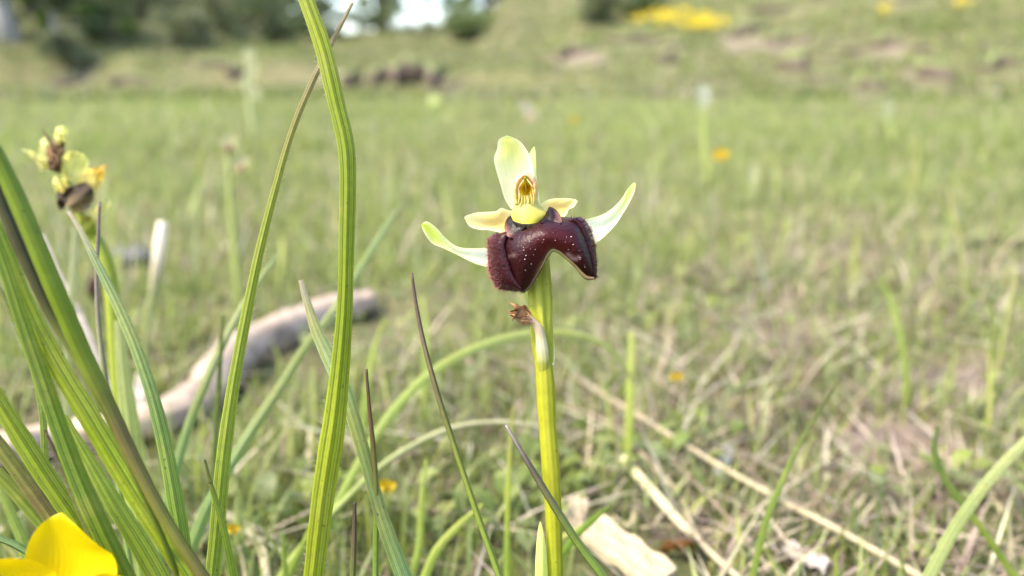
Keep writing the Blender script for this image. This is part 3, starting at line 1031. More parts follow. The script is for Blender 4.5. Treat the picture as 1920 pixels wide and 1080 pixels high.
    tepal('side_sepal', [(990, 392), (986, 360), (984, 330), (988, 300), (996, 282), (1001, 275)], [(1014, 390), (1010, 362), (1006, 330), (1005, 305), (1004, 285), (1002, 275)],
          D + .0030, D + .0046, .0006, [srgb(240, 240, 205), srgb(240, 242, 196), srgb(232, 240, 160), srgb(228, 238, 150)], root, n=22, m=9)
    tepal('side_sepal', [(918, 464), (885, 466), (857, 462), (835, 446), (822, 431), (808, 419), (798, 415), (791, 421)],
          [(918, 502), (888, 493), (860, 479), (830, 465), (811, 457), (800, 444), (793, 431), (790, 422)], D + .0030, D + .0000, -.0010,
          [srgb(246, 244, 224), srgb(246, 244, 216), srgb(240, 242, 186), srgb(230, 238, 110), srgb(222, 232, 84)], root, n=30, m=13, edge=pale, wave=.0003)
    tepal('side_sepal', [(1096, 412), (1128, 403), (1150, 389), (1166, 372), (1176, 355), (1187, 343), (1190, 342)],
          [(1112, 460), (1130, 446), (1155, 420), (1170, 397), (1180, 380), (1190, 358), (1192, 344)], D + .0030, D + .0020, -.0012,
          [srgb(246, 244, 226), srgb(246, 246, 220), srgb(240, 244, 196), srgb(232, 240, 140), srgb(226, 236, 120)], root, n=30, m=13, edge=pale)
    # petals: shorter, warmer
    warm = srgb(246, 212, 128, .62)
    tepal('petal', [(968, 398), (950, 393), (940, 390), (930, 396), (900, 398), (880, 402), (871, 407)], [(966, 428), (950, 438), (930, 434), (915, 431), (900, 431), (880, 424), (871, 409)],
          D + .0008, D - .0006, -.0012, [srgb(244, 228, 160, .66), srgb(246, 208, 126, .62), warm, srgb(242, 224, 156, .66), srgb(240, 232, 170, .66)], root, n=26, m=11, edge=srgb(248, 240, 190, .7), wave=.00025)
    tepal('petal', [(1012, 384), (1024, 376), (1040, 372), (1060, 372), (1076, 373), (1083, 377)], [(1036, 412), (1052, 411), (1062, 402), (1067, 392), (1076, 388), (1083, 379)],
          D + .0008, D + .0002, -.0012, [srgb(244, 228, 160, .66), srgb(246, 210, 128, .62), warm, srgb(240, 218, 146, .66), srgb(240, 228, 160, .66)], root, n=26, m=11, edge=srgb(248, 238, 184, .7), wave=.00025)
    # column
    col = column(root, D)
    lip(root, D)
    # one cobweb thread
    return root


def mesh_tube(name, pts, widths, cols, mat, parent, n=24, m=12):
    v, f, c, uv = blade_geo(pts, widths, cols, 'tube', m=m, n=n, ground=False)
    return mesh_obj(name, v, f, M[mat], parent, c, uv)


def column(root, D):
    # yellow throat bowl
    n, m = 18, 19
    V, C, UV = [], [], []
    Lc = catmull([(962, 414), (958, 402), (961, 392), (966, 380), (970, 366)], n); Rc = catmull([(1016, 414), (1024, 402), (1016, 390), (1010, 380), (1006, 366)], n)
    for i in range(n):
        s = i / (n - 1)
        for j in range(m):
            t = j / (m - 1); x = 2 * t - 1
            px = Lc[i] * (1 - t) + Rc[i] * t
            d = D - .0022 + .0034 * s - .0024 * (1 - x * x)
            V.append(P(px[0], px[1] + 6 * (1 - s) * (1 - x * x), d)); UV.append((t, s))
            C.append(srgb(222, 206, 60) * (1 - s) + srgb(240, 236, 150) * s)
    mesh_obj('throat', V, grid_faces(n, m), M['stem'], root, np.array(C), np.zeros((len(V), 2)))
    # hood: arched rim round a recessed cavity
    rim_o = [(964, 384), (961, 362), (962, 344), (968, 330), (985, 322), (1001, 330), (1008, 344), (1009, 362), (1007, 384)]
    rim_i = [(974, 380), (972, 364), (973, 350), (978, 341), (985, 334), (993, 341), (998, 350), (998, 364), (996, 380)]
    n = 36
    O, I = catmull(rim_o, n), catmull(rim_i, n)
    V, C, UV = [], [], []
    for i in range(n):
        s = i / (n - 1); arch = math.sin(math.pi * s)
        for j, t in enumerate(np.linspace(0, 1, 8)):
            px = O[i] * (1 - t) + I[i] * t
            d = D + .0006 - .0022 * math.sin(math.pi * (.1 + .8 * t)) - .0012 * arch
            V.append(P(px[0], px[1], d)); UV.append((s, t))
            pk = srgb(240, 190, 160, .85) * arch + srgb(240, 228, 140, .8) * (1 - arch)
            C.append(pk * (1 - .35 * t) + srgb(236, 214, 70) * .35 * t)
    hood = mesh_obj('column', V, grid_faces(n, 8), M['stem'], root, np.array(C), np.array(UV))
    # cavity: bowl going back
    V, C = [], []
    n, m = 16, 13
    for i in range(n):
        s = i / (n - 1)
        ly, ry = np.interp(s, [0, .35, 1], [984, 973, 974]), np.interp(s, [0, .35, 1], [986, 998, 996])
        yy = 334 + 48 * s
        for j in range(m):
            t = j / (m - 1); x = 2 * t - 1
            d = D - .0002 + .0026 * (1 - x * x) * math.sin(math.pi * min(1, .15 + .8 * s))
            V.append(P(ly * (1 - t) + ry * t, yy, d))
            k = math.exp(-((s - .35) / .22) ** 2) * (1 - .6 * x * x)
            C.append(srgb(226, 196, 30, .85) * (1 - k) + srgb(150, 92, 14, .7) * k)
    mesh_obj('stigma_cavity', V, grid_faces(n, m), M['stem'], hood, np.array(C), np.zeros((len(V), 2)))
    # pollen thread and pale filaments
    mesh_tube('pollinium', [(985, 331, D - .0026), (985, 345, D - .0016), (987, 362, D - .0006)], [6, 3.4, 1.6], [srgb(214, 216, 40), srgb(240, 220, 80), srgb(230, 200, 50)], 'stem', hood, n=12, m=8)
    for (a, b) in (((974, 352), (972, 384)), ((979, 362), (976, 388)), ((994, 360), (998, 386)), ((989, 366), (991, 388)), ((998, 352), (1002, 382)), ((983, 366), (984, 390))):
        mesh_tube('filament', [(a[0], a[1], D - .0016), ((a[0] + b[0]) / 2 + 1, (a[1] + b[1]) / 2, D - .0022), (b[0], b[1], D - .0020)], [2.0, 3.0, 2.2],
                  [srgb(226, 186, 70), srgb(244, 226, 110), srgb(248, 240, 170)], 'stem', hood, n=8, m=6)
    return hood


def lip(root, D):
    outer = [(981, 546), (966, 522), (955, 492), (947, 462), (951, 444), (966, 430), (990, 418), (1014, 413), (1040, 410), (1062, 410), (1080, 415), (1093, 435), (1104, 465), (1112, 497), (1115, 519)]
    inner = [(982, 546), (990, 539), (1000, 526), (1012, 506), (1020, 490), (1027, 477), (1032, 470), (1037, 467), (1044, 469), (1052, 475), (1065, 486), (1080, 500), (1090, 512), (1100, 520), (1114, 521)]
    n, m = 72, 22
    O, I = catmull(outer, n), catmull(inner, n)
    V, C, UV = [], [], []
    for i in range(n):
        s = i / (n - 1)
        tip = math.sin(math.pi * s) ** .5
        mid = math.exp(-((s - .52) / .22) ** 2)
        for j in range(m):
            t = j / (m - 1)
            px = O[i] * (1 - t) + I[i] * t
            bulge = (math.sin(math.pi * (t ** .8) * .86)) * (.0042 * tip + .0004)
            d = D - .0020 - bulge + .0012 * mid * (1 - t) + .0016 * abs(s - .5) * 2
            V.append(P(px[0], px[1], d)); UV.append((t, s))
            k = sstep(.15, 1, t) * mid
            c = srgb(66, 14, 25, .32) * (1 - k) + srgb(118, 33, 37, .45) * k
            if t > .93:
                c = srgb(150, 120, 74)
            elif t > .87:
                c = srgb(92, 58, 44)
            C.append(c)
    C = np.array(C)
    # pale worn marking on the right arm
    U_, V_, _ = project(np.array(V))
    for (a, b, r, q) in ((1066, 476, 5, .8), (1073, 482, 5, .9), (1080, 484, 4, .8), (1085, 481, 3, .7), (966, 478, 4, .35), (958, 480, 3, .3)):
        e = np.exp(-(((U_ - a) / r) ** 2 + ((V_ - b) / (r * .8)) ** 2))[:, None] * q
        C = C * (1 - e) + srgb(190, 150, 150) * e
    o = mesh_obj('lip', V, grid_faces(n, m), M['lip'], root, C, np.array(UV))
    md = o.modifiers.new('thick', 'SOLIDIFY'); md.thickness = .0006; md.offset = 0
    Vg = np.array(V).reshape(n, m, 3)
    ring = [(q[0] + .5, q[1] + 1.0, D - .0043) for q in inner]
    mesh_tube('lip_rim', ring, [2, 2, 3, 3, 4, 5, 7, 8, 7, 5, 5, 5, 7, 8, 5], [srgb(70, 40, 36, .4), srgb(80, 52, 40, .45), srgb(196, 180, 110, .6), srgb(160, 130, 84, .5), srgb(170, 140, 96, .55)], 'stem', o, n=60, m=8)

    # the two hairy side lobes
    def lobe(crease, edge, depth_e, cols):
        k, q = 40, 12
        A, B = catmull(crease, k), catmull(edge, k)
        vv, cc = [], []
        for i in range(k):
            for j in range(q):
                t = j / (q - 1)
                px = A[i] * (1 - t) + B[i] * t
                d = D - .0022 + (depth_e + .0022) * t - .0014 * math.sin(math.pi * t)
                vv.append(P(px[0], px[1], d))
                cc.append(np.asarray(cols[0]) * (1 - t) + np.asarray(cols[1]) * t)
        s_ = mesh_obj('side_lobe', vv, grid_faces(k, q), M['lip'], o, np.array(cc), np.zeros((len(vv), 2)))
        md_ = s_.modifiers.new('thick', 'SOLIDIFY'); md_.thickness = .0005; md_.offset = 0
        return s_, np.array(vv).reshape(k, q, 3)

    l1, g1 = lobe([(968, 430), (951, 445), (947, 462), (955, 492), (966, 522), (979, 542)],
                  [(952, 438), (932, 440), (919, 450), (917, 480), (921, 512), (934, 536), (958, 543), (977, 543)], .0016, (srgb(60, 14, 24, .4), srgb(90, 28, 38, .45)))
    l2, g2 = lobe([(1066, 413), (1080, 416), (1093, 436), (1104, 466), (1112, 497), (1115, 519)],
                  [(1075, 411), (1088, 410), (1103, 426), (1112, 456), (1116, 486), (1117, 506), (1116, 519)], .0012, (srgb(60, 14, 24, .4), srgb(90, 28, 38, .45)))
    for par, g, cnt in ((l1, g1, 800), (l2, g2, 520)):
        k, q = g.shape[:2]
        base, dr, cl = [], [], []
        cen = g[:, 0].mean(0)
        for h in range(cnt):
            i = random.randrange(k - 1); f = random.random()
            j = min(q - 1, int(q * random.random() ** .45))
            p = g[i, j] * (1 - f) + g[i + 1, j] * f
            out = g[i, -1] - g[i, 0]; out = out / (np.linalg.norm(out) + 1e-9)
            toward = np.array([0, 0, CAM_H]) - p; toward /= np.linalg.norm(toward)
            base.append(p); dr.append(out * (.3 + j / q) + toward * .55 + RNG.normal(0, .25, 3))
            e = j / q
            cl.append(srgb(46, 14, 22, .45) * (1 - e) + srgb(196, 104, 110, .7) * e ** 5 + srgb(80, 20, 32, .5) * (e - e ** 5))
        v, f, c = hair_geo(base, dr, np.array([random.uniform(.0005, .0012) for _ in base]), .000085, np.array(cl))
        mesh_obj('hair', v, f, M['hair'], par, c, smooth=False, kind='stuff')

    # glossy shoulders at the base of the lip
    for pts, pk in (([(950, 442), (947, 426), (950, 413), (958, 405), (960, 410), (968, 416), (985, 420)], -1), ([(1010, 414), (1021, 403), (1028, 394), (1030, 389), (1040, 393), (1048, 402), (1053, 413)], 1)):
        k, q = 26, 9
        A = catmull(pts, k)
        Bc = catmull([(pts[0][0] + 6, pts[0][1] + 4), ((pts[0][0] + pts[-1][0]) / 2, max(pts[0][1], pts[-1][1]) + 8), (pts[-1][0], pts[-1][1] + 6)], k)
        vv, cc = [], []
        for i in range(k):
            s = i / (k - 1)
            for j in range(q):
                t = j / (q - 1)
                px = A[i] * (1 - t) + Bc[i] * t
                d = D - .0014 - .0026 * t - .0006 * math.sin(math.pi * t) + .0007 * math.sin(math.pi * s)
                vv.append(P(px[0], px[1], d))
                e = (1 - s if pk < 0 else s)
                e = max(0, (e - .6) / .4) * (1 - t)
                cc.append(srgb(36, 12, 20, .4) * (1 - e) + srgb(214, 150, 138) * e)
        h = mesh_obj('shoulder', vv, grid_faces(k, q), M['lip'], o, np.array(cc), np.zeros((len(vv), 2)))
        md2 = h.modifiers.new('thick', 'SOLIDIFY'); md2.thickness = .00025; md2.offset = 0

    # dust and pollen grains
    V2, F2 = [], []
    for kk in range(80):
        i, j = random.randrange(3, n - 3), random.randrange(2, m - 3)
        p = Vg[i, j] + (Vg[i + 1, j] - Vg[i, j]) * random.random()
        to = np.array([0, 0, CAM_H]) - p; to /= np.linalg.norm(to)
        p = p + to * .00033
        r = random.choice((.00002, .00003, .00004, .00005, .00008)); a = RNG.normal(0, 1, 3); a /= np.linalg.norm(a); b = np.cross(a, to); b /= np.linalg.norm(b)
        el = random.choice((1, 1, 1.6, 2.4))
        b0 = len(V2)
        V2 += [p + a * r * el, p - a * r * el, p + b * r, p - b * r, p + to * r, p - to * r]
        F2 += [(b0, b0 + 2, b0 + 4), (b0 + 2, b0 + 1, b0 + 4), (b0 + 1, b0 + 3, b0 + 4), (b0 + 3, b0, b0 + 4), (b0 + 2, b0, b0 + 5), (b0 + 1, b0 + 2, b0 + 5), (b0 + 3, b0 + 1, b0 + 5), (b0, b0 + 3, b0 + 5)]
    mesh_obj('pollen_grain', V2, F2, M['speck'], o, kind='stuff')
    return o


main_orchid()


# ------------------------------------------------------------------ other orchids
def side_orchid():
    D = .178
    b = P(215, 640, D)
    root = empty('spider_orchid', (b[0], b[1], gz(b[0], b[1])), 'withering yellow spider orchid with two browned flowers behind the left grass clump', 'orchid')
    g = srgb(186, 200, 70)
    v, f, c, uv = blade_geo([(112, 262, D - .002), (118, 320, D - .001), (150, 400, D), (180, 450, D), (205, 520, D), (215, 640, D)], [12, 14, 20, 28, 26, 24], [g, g, srgb(200, 208, 80), g, g, g], 'tube', m=12, n=36)
    mesh_obj('stem', v, f, M['stem'], root, c, uv)
    Y, Y2, BR, DK = srgb(238, 232, 156, .62), srgb(232, 214, 124, .6), srgb(140, 108, 76), srgb(64, 50, 42)
    T = lambda nm, L, R, d0, d1, cup, cols, mat='petal', w=.0016: tepal(nm, L, R, D + d0, D + d1, cup, cols, root, mat, n=20, m=11, wave=w, ragged=1.8)
    T('bud', [(104, 262), (102, 250), (106, 240), (114, 237)], [(122, 264), (126, 250), (124, 240), (116, 237)], -.003, -.003, .002, [Y, srgb(240, 240, 150), srgb(240, 242, 160)])
    T('sepal', [(76, 322), (70, 305), (55, 292), (42, 282)], [(92, 312), (78, 297), (60, 284), (43, 279)], -.002, -.004, .0008, [Y, srgb(240, 236, 170)])
    T('sepal', [(80, 318), (72, 295), (74, 270), (84, 258)], [(98, 318), (96, 295), (94, 272), (86, 258)], -.001, -.002, .001, [Y, srgb(236, 232, 160)])
    T('dry_lip', [(92, 318), (88, 300), (88, 280), (98, 264)], [(112, 325), (118, 305), (118, 280), (104, 264)], -.004, -.003, .002, [DK, BR, BR, srgb(180, 150, 110)], 'dry')
    T('dry_tepal', [(100, 300), (96, 280), (88, 262), (80, 245)], [(108, 300), (104, 280), (95, 262), (81, 244)], -.005, -.006, .0005, [BR, BR], 'dry')
    T('dry_tepal', [(108, 285), (114, 272), (118, 262)], [(118, 288), (122, 274), (119, 261)], -.005, -.006, .0005, [DK, BR], 'dry')
    T('sepal', [(118, 340), (114, 315), (120, 292), (136, 284), (150, 288)], [(150, 338), (162, 322), (166, 306), (160, 294), (151, 288)], -.004, -.006, -.002, [Y, srgb(240, 236, 140), srgb(242, 238, 150)])
    T('petal', [(142, 342), (152, 322), (176, 316), (199, 309)], [(170, 360), (182, 356), (192, 338), (200, 313)], -.004, -.006, .002, [Y2, Y2, srgb(226, 190, 80), srgb(190, 150, 90)])
    T('petal', [(136, 352), (118, 340), (102, 330), (98, 342)], [(128, 366), (116, 362), (104, 356), (98, 346)], -.005, -.006, .001, [Y2, Y])
    T('sepal', [(170, 400), (180, 388), (192, 372), (206, 376)], [(178, 412), (190, 402), (200, 392), (207, 380)], -.003, -.004, .001, [Y, srgb(230, 226, 150)])
    T('sepal', [(110, 368), (104, 356), (100, 346)], [(124, 372), (112, 352), (102, 344)], -.003, -.004, .001, [Y, Y2])
    T('lip', [(124, 352), (118, 366), (122, 382), (138, 396), (150, 402)], [(160, 340), (172, 352), (176, 372), (168, 390), (152, 402)], -.007, -.006, .0025, [DK, srgb(72, 60, 46), srgb(136, 116, 84), srgb(180, 158, 112), srgb(210, 190, 130)], 'dry')
    T('lip_lobe', [(122, 362), (108, 362), (106, 380), (112, 394)], [(126, 372), (124, 382), (122, 390), (114, 395)], -.006, -.005, .001, [DK, srgb(70, 50, 42)], 'dry')
    for k in range(4):
        x0, y0 = random.choice(((104, 300), (112, 292), (140, 392), (128, 372), (150, 396), (165, 380), (100, 285)))
        a = random.uniform(0, 6.28); dx, dy = 20 * math.cos(a), 20 * math.sin(a)
        T('dry_tepal', [(x0, y0), (x0 + dx * .5 - dy * .25, y0 + dy * .5 + dx * .25), (x0 + dx, y0 + dy)], [(x0, y0), (x0 + dx * .5 + dy * .25, y0 + dy * .5 - dx * .25), (x0 + dx, y0 + dy)], -.008, -.009, .001, [random.choice((DK, BR)), random.choice((BR, srgb(190, 164, 110)))], 'dry')
    T('bract', [(150, 405), (152, 430), (168, 455)], [(174, 405), (180, 430), (186, 458)], -.003, -.001, .001, [srgb(160, 150, 70), srgb(150, 160, 60), g])


side_orchid()


def small_orchid(label, u, v, v1, d, w, flowers, cols, group='distant orchids in the meadow'):
    """a more distant spike: stem and a few open flowers with a brown lip"""
    b = P(u, v1, d)
    root = empty('meadow_orchid', (b[0], b[1], gz(b[0], b[1])), label, 'orchid', group)
    v_, f, c, uv = blade_geo([(u - .3 * w, v, d), (u, (v + v1) / 2, d), (u + .6 * w, v1, d)], [w * .5, w * .8, w], [cols[0], cols[1], cols[1]], 'tube', m=8, n=16)
    mesh_obj('stem', v_, f, M['stem'], root, c, uv)
    for (fu, fv, s, lipc) in flowers:
        for k in range(5):
            a = math.pi / 2 + k * 2 * math.pi / 5 + .2
            dx, dy = math.cos(a) * s, -math.sin(a) * s
            nx, ny = -dy * .32, dx * .32
            tepal('tepal', [(fu, fv), (fu + dx * .5 + nx, fv + dy * .5 + ny), (fu + dx, fv + dy)], [(fu, fv), (fu + dx * .5 - nx, fv + dy * .5 - ny), (fu + dx, fv + dy)],
                  d - .002, d - .004, -.0006, [cols[2], cols[2]], root, n=7, m=5)
        if lipc is not None:
            tepal('lip', [(fu - s * .1, fv), (fu - s * .5, fv + s * .4), (fu, fv + s)], [(fu + s * .1, fv), (fu + s * .5, fv + s * .4), (fu, fv + s)], d - .005, d - .006, .002, [lipc, lipc], root, 'lip', n=7, m=7)


PG, PGD, PY = srgb(206, 212, 140), srgb(190, 202, 116), srgb(236, 230, 176, .4)
small_orchid('slender blurred orchid with two pale yellow flowers between left clump and tall blades', 432, 262, 470, .42, 15, [(428, 268, 21, srgb(120, 96, 70)), (452, 306, 20, srgb(150, 124, 90))], (PG, PGD, PY))
small_orchid('tall pale green orchid spike rising past the foot of the bank', 466, 94, 230, 1.5, 11, [(466, 104, 17, None), (471, 128, 17, None), (465, 152, 18, None), (473, 174, 17, None)], (srgb(220, 224, 170), srgb(206, 214, 150), srgb(222, 224, 176, .36)))
small_orchid('pale topped orchid standing beside a small yellow flower in the meadow', 1319, 166, 312, .95, 12, [(1319, 172, 17, None), (1319, 190, 14, None)], (srgb(222, 228, 170), srgb(196, 210, 116), srgb(240, 242, 220, .36)))
small_orchid('faint pale green orchid spike near the foot of the right slope', 1668, 192, 250, 1.5, 8, [(1668, 196, 14, None), (1664, 214, 13, None)], (srgb(206, 216, 160), srgb(190, 206, 130), srgb(220, 226, 180, .36)))
small_orchid('faded orchid with two small whitish flowers in front of the far bank', 988, 198, 240, 1.6, 5, [(984, 199, 14, None), (995, 213, 14, srgb(190, 160, 130))], (srgb(170, 180, 120), srgb(160, 176, 110), srgb(230, 218, 196, .36)))
small_orchid('green budded orchid just taller than the grass below the dark trunked tree', 812, 184, 240, 1.5, 6, [(812, 187, 13, None)], (srgb(190, 202, 130), srgb(176, 192, 116), srgb(206, 216, 140)))


# ------------------------------------------------------------------ yellow flowers
def small_yellow(label, u, v, d, s, group='little yellow flowers in the turf'):
    b = P(u, v, d)
    root = empty('yellow_wildflower', (b[0], b[1], gz(b[0], b[1])), label, 'flower', group)
    v_, f, c, uv = blade_geo([(u, v, d), (u + 2, v + 1.5 * s, d), (u + 3, v + 2.5 * s, d)], [s * .12, s * .12, s * .12], [GREENS[0]] * 2, 'tube', m=6, n=8)
    mesh_obj('stem', v_, f, M['stem'], root, c, uv)
    for k in range(6):
        a = k * 1.047 + .3
        dx, dy = math.cos(a) * s, -math.sin(a) * s * .7
        nx, ny = -dy * .45, dx * .45
        tepal('petal', [(u, v), (u + dx * .6 + nx, v + dy * .6 + ny), (u + dx, v + dy)], [(u, v), (u + dx * .6 - nx, v + dy * .6 - ny), (u + dx, v + dy)], d, d - .0012 * math.sin(a), -.0004,
              [srgb(240, 196, 30), srgb(250, 216, 50)], root, 'yellow_petal', n=6, m=5)


small_yellow('yellow flower at the foot of the pale topped orchid', 1352, 290, .46, 17)
small_yellow('orange yellow flower low in the turf behind the blue green blade', 724, 912, .19, 20)
small_yellow('small orange flower beside the white scraps near the buttercup', 436, 992, .19, 15)
small_yellow('tiny yellow flower in the turf right of the orchid stem', 1268, 706, .26, 13)
small_yellow('little yellow flower far out in the meadow left of the slope', 1076, 224, .70, 8)


def buttercup():
    D = .095
    cu, cv = 85, 1150
    b = P(cu, cv, D)
    root = empty('buttercup', (b[0], b[1], gz(b[0], b[1])), 'glossy bright yellow buttercup flower in front of the grass clump', 'buttercup')
    Y0, Y1 = srgb(250, 216, 4), srgb(254, 228, 6)
    T = lambda L, R, d0, d1, cup, w=.0: tepal('petal', L, R, D + d0, D + d1, cup, [Y0, Y1, Y1], root, 'yellow_petal', n=26, m=17, wave=w)
    T([(86, 1150), (58, 1110), (46, 1065), (52, 1022), (72, 988), (98, 968), (116, 961)], [(110, 1150), (190, 1120), (219, 1078), (212, 1042), (186, 1024), (146, 988), (118, 961)], .001, .004, -.0025, .0002)
    T([(70, 1160), (10, 1160), (-60, 1120), (-70, 1080), (-20, 1052), (20, 1046)], [(84, 1150), (100, 1110), (104, 1075), (84, 1060), (56, 1050), (24, 1046)], -.001, -.003, -.0025, .0002)
    T([(84, 1160), (20, 1180), (-30, 1220), (-30, 1270), (10, 1290)], [(90, 1165), (100, 1210), (80, 1260), (40, 1290), (12, 1291)], -.002, -.008, .002)
    T([(92, 1160), (90, 1210), (110, 1260), (150, 1285), (180, 1280)], [(98, 1155), (160, 1170), (215, 1200), (225, 1250), (182, 1281)], -.002, -.008, .002)
    T([(100, 1150), (130, 1110), (190, 1075), (235, 1085), (250, 1110)], [(104, 1160), (150, 1175), (205, 1180), (240, 1150), (251, 1112)], 0, -.004, -.002)
    V, F, C = [], [], []
    for k in range(40):
        a = k * 2.399; r = 4 + 24 * math.sqrt(k / 40)
        p0 = P(cu + r * .5 * math.cos(a), cv + r * .4 * math.sin(a), D - .0008)
        p1 = P(cu + r * math.cos(a), cv + r * .7 * math.sin(a) - 6, D - .0040)
        v_, f = tube_geo([p0, (p0 + p1) / 2, p1], [.00012, .00012, .00028], 5)
        n0 = len(V); V += v_; F += [tuple(i + n0 for i in q) for q in f]
    mesh_obj('stamen', V, F, M['yellow_petal'], root, np.tile(srgb(240, 196, 30), (len(V), 1)), np.zeros((len(V), 2)), kind='stuff')
    v_, f, c, uv = blade_geo([(cu, cv, D + .001), (cu + 6, cv + 90, D + .004), (cu + 10, cv + 220, D + .006)], [22, 18, 18], [GREENS[0], GREENS[2]], 'tube', m=8, n=14)
    mesh_obj('stem', v_, f, M['stem'], root, c, uv)


buttercup()

# ------------------------------------------------------------------ grass blades one can pick out
G1, G2, G3 = srgb(140, 164, 36), srgb(160, 180, 50), srgb(120, 146, 46)
BG, BG2 = srgb(152, 174, 116), srgb(178, 194, 148)
BRN, PUR = srgb(104, 84, 64), srgb(118, 100, 96)
OLV = srgb(106, 118, 40)
LT = srgb(178, 196, 96)
grass_leaf('broad ribbed green blade kinked near its middle, tallest of the tall blades', [(548, -70, .1170), (578, 10, .1160), (606, 90, .1155), (630, 190, .1150), (648, 268, .1145), (652, 330, .1145), (650, 450, .1150), (645, 600, .1155), (628, 780, .1160), (606, 930, .1160), (588, 1080, .1160)],
           [26, 30, 32, 31, 30, 27, 30, 38, 44, 42, 38], [G2, G2, G1, G1, G1, G1, G2, G2, G2], n=90, m=15, fold=.55, hairs=(0, 260, .0009, .000016, srgb(210, 210, 180)))
grass_leaf('slender arching blade with dry brown tip crossing behind the kinked blade', [(661, 5, .1205), (640, 45, .1205), (617, 90, .1205), (585, 155, .1200), (548, 245, .1200), (516, 355, .1195), (487, 470, .1190), (462, 590, .1190), (438, 720, .1190), (420, 850, .1190), (408, 980, .1190), (398, 1080, .1190)],
           [5, 11, 12, 12, 14, 17, 19, 22, 25, 28, 28, 27], [srgb(176, 164, 148), srgb(158, 148, 124), srgb(160, 160, 100), srgb(156, 170, 70), srgb(156, 174, 66), srgb(156, 178, 70), srgb(156, 180, 70), srgb(156, 180, 76), srgb(156, 182, 80), srgb(156, 184, 84)], n=80, m=11, fold=.6,
           hairs=(1, 170, .0010, .000014, srgb(214, 210, 190), .25, .8))
grass_leaf('blue green blade with blunt whitish tip behind the kinked blade', [(564, 525, .1240), (574, 560, .1240), (592, 615, .1235), (622, 680, .1230), (650, 745, .1220), (672, 815, .1215), (692, 885, .1215), (718, 975, .1210), (758, 1085, .1210)],
           [9, 18, 28, 29, 25, 23, 25, 28, 32], [srgb(222, 210, 214), BG2, srgb(160, 192, 152), BG, BG, BG, srgb(136, 172, 124)], n=60, m=11, prof='u', fold=.5)
RUSH = [srgb(92, 70, 62), srgb(112, 92, 70), srgb(104, 100, 52), srgb(120, 130, 44), srgb(128, 144, 50), srgb(128, 148, 56)]
R_ = dict(prof='tube', mat='rush', name='rush_stem', cat='rush', n=44, m=8)
grass_leaf('long brown tipped rush leaning between the blue green blade and orchid', [(772, 512, .1190), (780, 570, .1190), (794, 640, .1190), (818, 730, .1185), (850, 830, .1185), (890, 950, .1180), (938, 1085, .1180)], [5, 8, 10, 11, 11, 12, 13], RUSH, **R_)
grass_leaf('short upright rush with dark tip behind the blue green blade', [(687, 692, .1210), (692, 760, .1210), (700, 840, .1215), (705, 930, .1215), (704, 1080, .1215)], [5, 8, 11, 12, 12], [srgb(84, 60, 40), srgb(112, 80, 48), srgb(120, 116, 44), srgb(128, 150, 50), srgb(130, 156, 60)], **R_)
grass_leaf('stubby dark brown rush tip beside the foot of kinked blade', [(665, 942, .1170), (664, 1000, .1170), (661, 1085, .1170)], [6, 11, 12], [srgb(70, 56, 44), srgb(96, 84, 54), srgb(110, 116, 50)], **R_)
grass_leaf('dark tipped rush slanting across the foot of the orchid stem', [(949, 797, .1155), (968, 830, .1150), (1000, 884, .1145), (1040, 950, .1140), (1085, 1020, .1140), (1134, 1085, .1140)], [6, 10, 14, 15, 15, 15], [srgb(150, 140, 130), srgb(84, 72, 60), srgb(92, 96, 48), srgb(104, 124, 44), srgb(110, 136, 50)], hairs=None, **R_)
# left clump
grass_leaf('thick jointed grass stalk turning brown below its node in the left clump', [(-60, 200, .0900), (0, 305, .0915), (50, 415, .0930), (98, 530, .0950), (150, 650, .0975), (205, 765, .1000), (250, 860, .1010), (308, 970, .1015), (382, 1085, .1020)],
           [28, 30, 32, 33, 32, 29, 24, 23, 23], [G3, G1, srgb(150, 172, 50), srgb(150, 174, 46), srgb(146, 170, 44), srgb(156, 174, 60), srgb(140, 126, 70), srgb(140, 134, 66), srgb(138, 142, 56), srgb(130, 122, 62)], prof='tube', mat='stem', name='grass_stalk', cat='grass stalk', n=80, m=14)
grass_leaf('dark olive sheathed stalk ending at a joint behind the thick stalk', [(-50, 250, .0940), (0, 372, .0950), (50, 490, .0960), (100, 595, .0970), (142, 668, .0978), (170, 720, .0985), (200, 780, .0995)],
           [22, 24, 25, 24, 20, 14, 11], [srgb(92, 100, 48), srgb(88, 90, 46), srgb(92, 88, 50), srgb(96, 96, 50), srgb(150, 160, 70), srgb(130, 150, 50)], prof='tube', mat='stem', name='grass_stalk', cat='grass stalk', n=50, m=12)
grass_leaf('wide ribbed green leaf running down the middle of left clump', [(-60, 330, .1020), (0, 450, .1030), (45, 565, .1035), (100, 675, .1040), (160, 775, .1045), (220, 875, .1050), (285, 980, .1050), (352, 1085, .1050)],
           [22, 26, 30, 35, 38, 40, 38, 36], [srgb(128, 158, 60), srgb(140, 168, 50), G2, srgb(150, 178, 40), srgb(156, 182, 46), srgb(150, 178, 50)], n=70, m=15, fold=.6, roll=.35)
grass_leaf('upright green leaf with whiskered edge at the left of clump', [(-40, 380, .1000), (0, 470, .1010), (40, 590, .1020), (78, 700, .1030), (112, 800, .1035), (150, 900, .1040), (195, 1000, .1040), (240, 1090, .1040)],
           [22, 24, 27, 30, 33, 36, 38, 38], [srgb(128, 160, 50), srgb(138, 166, 60), srgb(128, 158, 60), srgb(124, 156, 56), srgb(120, 152, 48), srgb(118, 150, 44)], n=70, m=13, fold=.5, roll=-.3, hairs=(0, 120, .0009, .000015, srgb(220, 220, 200)))
